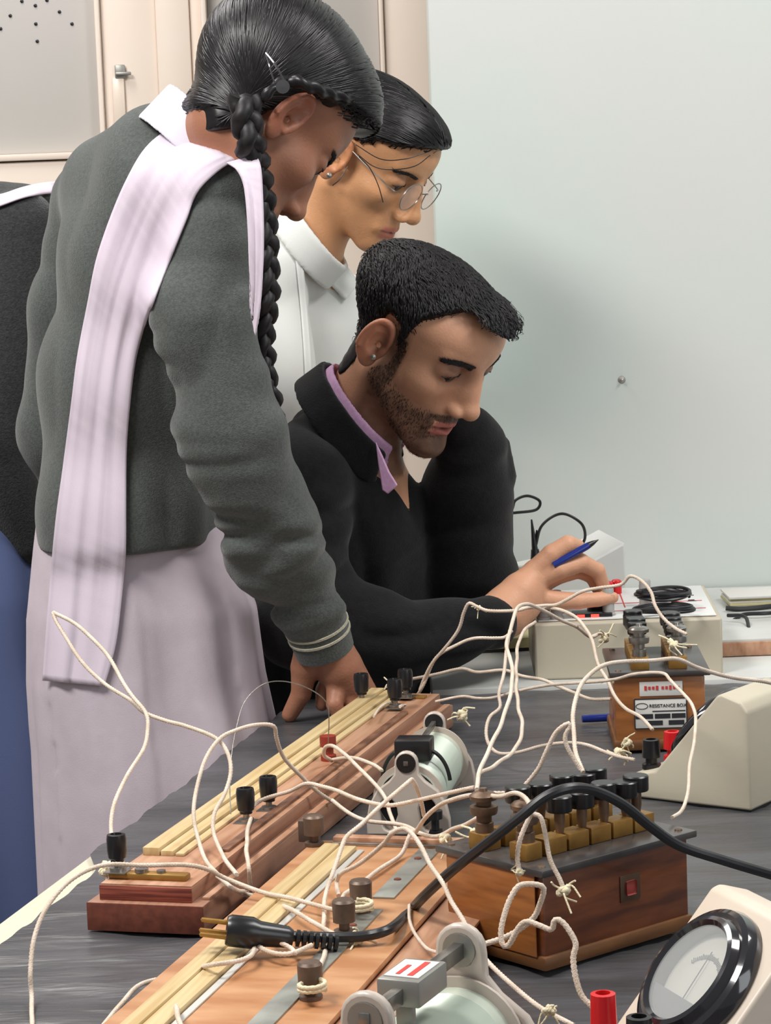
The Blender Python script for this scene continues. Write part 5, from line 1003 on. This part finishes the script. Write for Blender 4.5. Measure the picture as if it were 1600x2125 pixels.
wire('white wire from the second black knob down over the wide bridge', [(520, 1700), (512, 1740), (515, 1800), (524, 1860), (530, 1905), (560, 1942), (600, 1965), (612, 1978)], 2.38, 2.12)
wire('white wire arching low from the long bridge towards the small rheostat', [(508, 1688), (545, 1660), (600, 1641), (634, 1626), (669, 1633), (700, 1642), (745, 1660), (803, 1670), (855, 1663), (920, 1649), (985, 1634)], 2.42, 2.18)
wire('white wire sagging below the small rheostat to the front resistance box', [(690, 1662), (730, 1690), (769, 1704), (837, 1714), (872, 1728), (906, 1735), (940, 1721), (968, 1712), (1000, 1690)], 2.45, 2.15)
wire('white wire looped round the red terminal and falling in front of the small rheostat', [(688, 1580), (672, 1568), (676, 1550), (692, 1547), (715, 1565), (734, 1584), (769, 1618), (800, 1656), (810, 1687), (822, 1726)], 2.62, 2.36)
wire('short white wire trailing from the red terminal over the side plank', [(690, 1578), (720, 1572), (745, 1574), (775, 1588), (792, 1600)], 2.62, 2.5)
wire('white wire peaking over the rheostat bracket and dropping to the nearest brown post', [(879, 1694), (868, 1642), (857, 1617), (848, 1622), (796, 1666), (752, 1711), (722, 1735), (710, 1755), (690, 1810), (676, 1860), (671, 1920), (673, 1975), (660, 2020)], 2.28, 2.03)
wire('white wire hopping from the rheostat foot to the left terminal of the front box', [(862, 1728), (882, 1697), (913, 1670), (940, 1660), (992, 1649), (1037, 1652), (1071, 1646), (1092, 1660), (1104, 1690)], 2.25, 1.97)
wire('white wire climbing from the middle brown post to the rheostat foot', [(707, 1879), (717, 1855), (752, 1831), (786, 1807), (831, 1773), (848, 1738), (858, 1722)], 2.2, 2.26)
wire('long white wire bowed over the wide bridge and passing behind the large rheostat', [(702, 1860), (700, 1831), (710, 1811), (741, 1793), (796, 1752), (813, 1732), (834, 1721), (851, 1728), (872, 1756), (893, 1793), (920, 1831), (937, 1872), (961, 1912), (985, 1958), (1012, 1995), (1053, 2036), (1119, 2088), (1190, 2130)], 2.15, 1.80)
wire('short frayed wire end hanging straight down the front box top', [(1102, 1690), (1082, 1738), (1075, 1778), (1078, 1806)], 1.975, 1.965)
wire('knotted wire end hanging lower down the front box', [(1104, 1690), (1122, 1698), (1133, 1735), (1143, 1783), (1161, 1821), (1169, 1843)], 1.97, 1.955)
wire('curly white wire looping in front of the dark box down to the red terminal', [(1005, 1961), (1044, 1948), (1075, 1931), (1106, 1904), (1119, 1874), (1127, 1843), (1110, 1834), (1079, 1837), (1062, 1861), (1049, 1896), (1040, 1935), (1043, 1962), (1055, 1962), (1075, 1926), (1092, 1913), (1119, 1920), (1145, 1928), (1152, 1909), (1164, 1909), (1180, 1926), (1195, 1957), (1189, 1987), (1193, 2027), (1206, 2066), (1228, 2090)], 1.86, 1.78, r=.0021)
wire('white wire rising steeply from the front box to the crossing above the table', [(988, 1640), (999, 1589), (1023, 1540), (1052, 1467), (1064, 1406), (1058, 1366), (1052, 1337), (1058, 1309), (1066, 1284), (1074, 1260), (1090, 1254), (1112, 1260), (1153, 1280), (1194, 1301), (1226, 1321), (1244, 1314), (1262, 1318)], 2.15, 2.95)
wire('white wire making a round loop above the black sheet and ending at the far meter', [(1058, 1309), (1050, 1350), (1046, 1398), (1036, 1439), (1037, 1468), (1016, 1488), (1009, 1516), (1015, 1544), (1035, 1563), (1072, 1561), (1121, 1548), (1173, 1542), (1214, 1546), (1255, 1561), (1285, 1570), (1318, 1576)], 2.85, 2.62)
wire('white wire making the tall narrow loop right of the steep one', [(995, 1606), (1031, 1585), (1060, 1565), (1080, 1532), (1084, 1504), (1076, 1467), (1072, 1431), (1072, 1378), (1076, 1333), (1092, 1305), (1110, 1290)], 2.3, 3.1)
wire('white wire passing over the pointing finger to the labelled resistance box', [(872, 1432), (885, 1400), (902, 1368), (950, 1310), (963, 1272), (973, 1253), (990, 1260), (1015, 1268), (1072, 1266), (1100, 1259), (1130, 1256), (1153, 1255), (1178, 1244), (1210, 1228), (1242, 1221), (1287, 1213), (1307, 1195), (1332, 1205), (1352, 1228), (1360, 1256), (1377, 1284), (1401, 1305), (1425, 1317)], 3.0, 2.80)
wire('white wire bridging from the long bridge end across the black sleeve', [(830, 1467), (856, 1456), (876, 1425), (905, 1365), (950, 1337), (983, 1325), (1023, 1325), (1048, 1323), (1064, 1309)], 3.0, 2.98)
wire('white wire descending before the power supply to the far meter red terminal', [(1072, 1266), (1092, 1262), (1125, 1260), (1161, 1264), (1194, 1280), (1214, 1305), (1230, 1333), (1242, 1378), (1259, 1410), (1275, 1443), (1299, 1471), (1328, 1488), (1354, 1514)], 2.95, 2.66)
wire('white wire crossing above the box label and falling before the far meter', [(905, 1457), (958, 1445), (992, 1448), (1031, 1447), (1112, 1425), (1194, 1418), (1271, 1410), (1316, 1400), (1372, 1396), (1391, 1410), (1417, 1439), (1437, 1467), (1445, 1496), (1438, 1548), (1430, 1609), (1425, 1655), (1415, 1682), (1394, 1697)], 2.95, 2.14, r=.0016)
wire('white wire from the frayed bridge end to the left side of the labelled box', [(830, 1416), (844, 1412), (906, 1398), (958, 1388), (992, 1396), (1048, 1391), (1084, 1402), (1125, 1410), (1153, 1422), (1194, 1439), (1226, 1451), (1268, 1450)], 3.08, 2.84)
wire('white wire arching over the labelled box top towards the right edge', [(1212, 1604), (1194, 1561), (1190, 1520), (1190, 1479), (1202, 1431), (1218, 1406), (1251, 1382), (1299, 1372), (1356, 1370), (1405, 1368), (1446, 1386), (1486, 1398), (1527, 1406), (1600, 1418), (1680, 1450), (1760, 1540), (1800, 1640)], 2.12, 2.60)
wire('white wire with a sharp peak left of the labelled box, rising from the front box', [(1000, 1648), (1071, 1642), (1112, 1601), (1133, 1557), (1153, 1520), (1178, 1502), (1183, 1508), (1174, 1530), (1180, 1555), (1204, 1598)], 2.12, 2.10)
wire('white wire lying across the wide bridge beside the plug', [(450, 1820), (490, 1845), (525, 1858), (600, 1885), (650, 1915), (690, 1938), (735, 1952)], 2.3, 2.15)
wire('white wire lying on the pale scale strip at the lower left', [(195, 2150), (250, 2085), (290, 2045), (370, 2025), (430, 2005), (490, 1995), (522, 1982), (528, 1958)], 2.05, 2.2)
wire('short white wire leaving the frame at the bottom over the scale strip', [(385, 2150), (366, 2095), (370, 2065), (400, 2035)], 2.05, 2.1)
wire('looped white wire end under the black plug', [(520, 1955), (560, 1975), (600, 1978), (645, 1960)], 2.2, 2.2)
wire('thin white wire curving on the side plank next to the large rheostat', [(848, 1880), (852, 1912), (862, 1940), (888, 1970), (918, 1980)], 2.1, 2.02, r=.0014)
wire('thin white wire resting on the far end of the long bridge', [(775, 1488), (785, 1472), (800, 1460), (822, 1455)], 2.95, 3.0, r=.0013)
wire('hair thin bare wire arching past the girl\'s hand to the red terminal', [(478, 1690), (478, 1640), (480, 1560), (492, 1505), (510, 1455), (545, 1420), (590, 1413), (640, 1428), (676, 1458), (683, 1500), (682, 1545)], 2.4, 2.62, r=.0005, m=M_nickel)
for px, py, Y, s, lb in ((1169, 1846, 1.955, 1.2, 'small frayed knot hanging on the dark box front'), (1078, 1808, 1.965, .8, 'tiny frayed wire end left of the hanging knot'), (994, 1262, 2.98, .7, 'small knot in the wire over the black sleeve'), (1283, 1565, 2.66, 1.5, 'frayed knot left of the far meter terminals'), (1302, 1540, 2.66, 1.1, 'upper frayed tuft left of the far meter terminals'), (958, 1486, 2.88, 1.6, 'large loose knot at the right end of the long bridge'), (815, 1418, 3.0, 1.3, 'frayed knot on the far left corner of the long bridge'), (1274, 1411, 2.83, .8, 'small knot in the wire at the labelled box corner'), (1140, 2098, 1.80, 1.1, 'frayed knot between the large rheostat and the red terminal'), (740, 1948, G(740, 1948, .79).y, 1.2, 'knot round the middle brown post'), (1252, 1325, 2.93, 1.3, 'frayed tuft left of the labelled box terminals'), (1395, 1334, 2.78, 1.3, 'frayed tuft between the labelled box terminals'), (222, 1803, 2.22, 1.6, 'frayed knot at the near left corner of the long bridge'), (990, 1735, 2.1, 1.5, 'loose knot below the front box terminal'), (925, 1742, 2.2, 1.2, 'tangled tuft at the wide bridge far end'), (700, 2050, 1.98, 1.3, 'frayed tuft beside the nearest brown post')): knot_at(px, py, Y, s, label=lb)
# cotton turns wound round the posts
for px, py, z_, r_, lb in ((648, 2056, .795, .0095, 'cotton wire turns wound round the nearest brown post'), (748, 1888, .793, .0095, 'cotton wire turns wound round the farthest brown post')):
    c = G(px, py, z_); b = MB(); b.tube([c + Vector((math.cos(t) * r_, math.sin(t) * r_, t * .00045)) for t in np.linspace(0, 4.6 * math.pi, 70)], .0018, 6, twist=.13, tf=1900); tag(b.build('wound_wire', M_cot, auto=80), lb, 'wire')
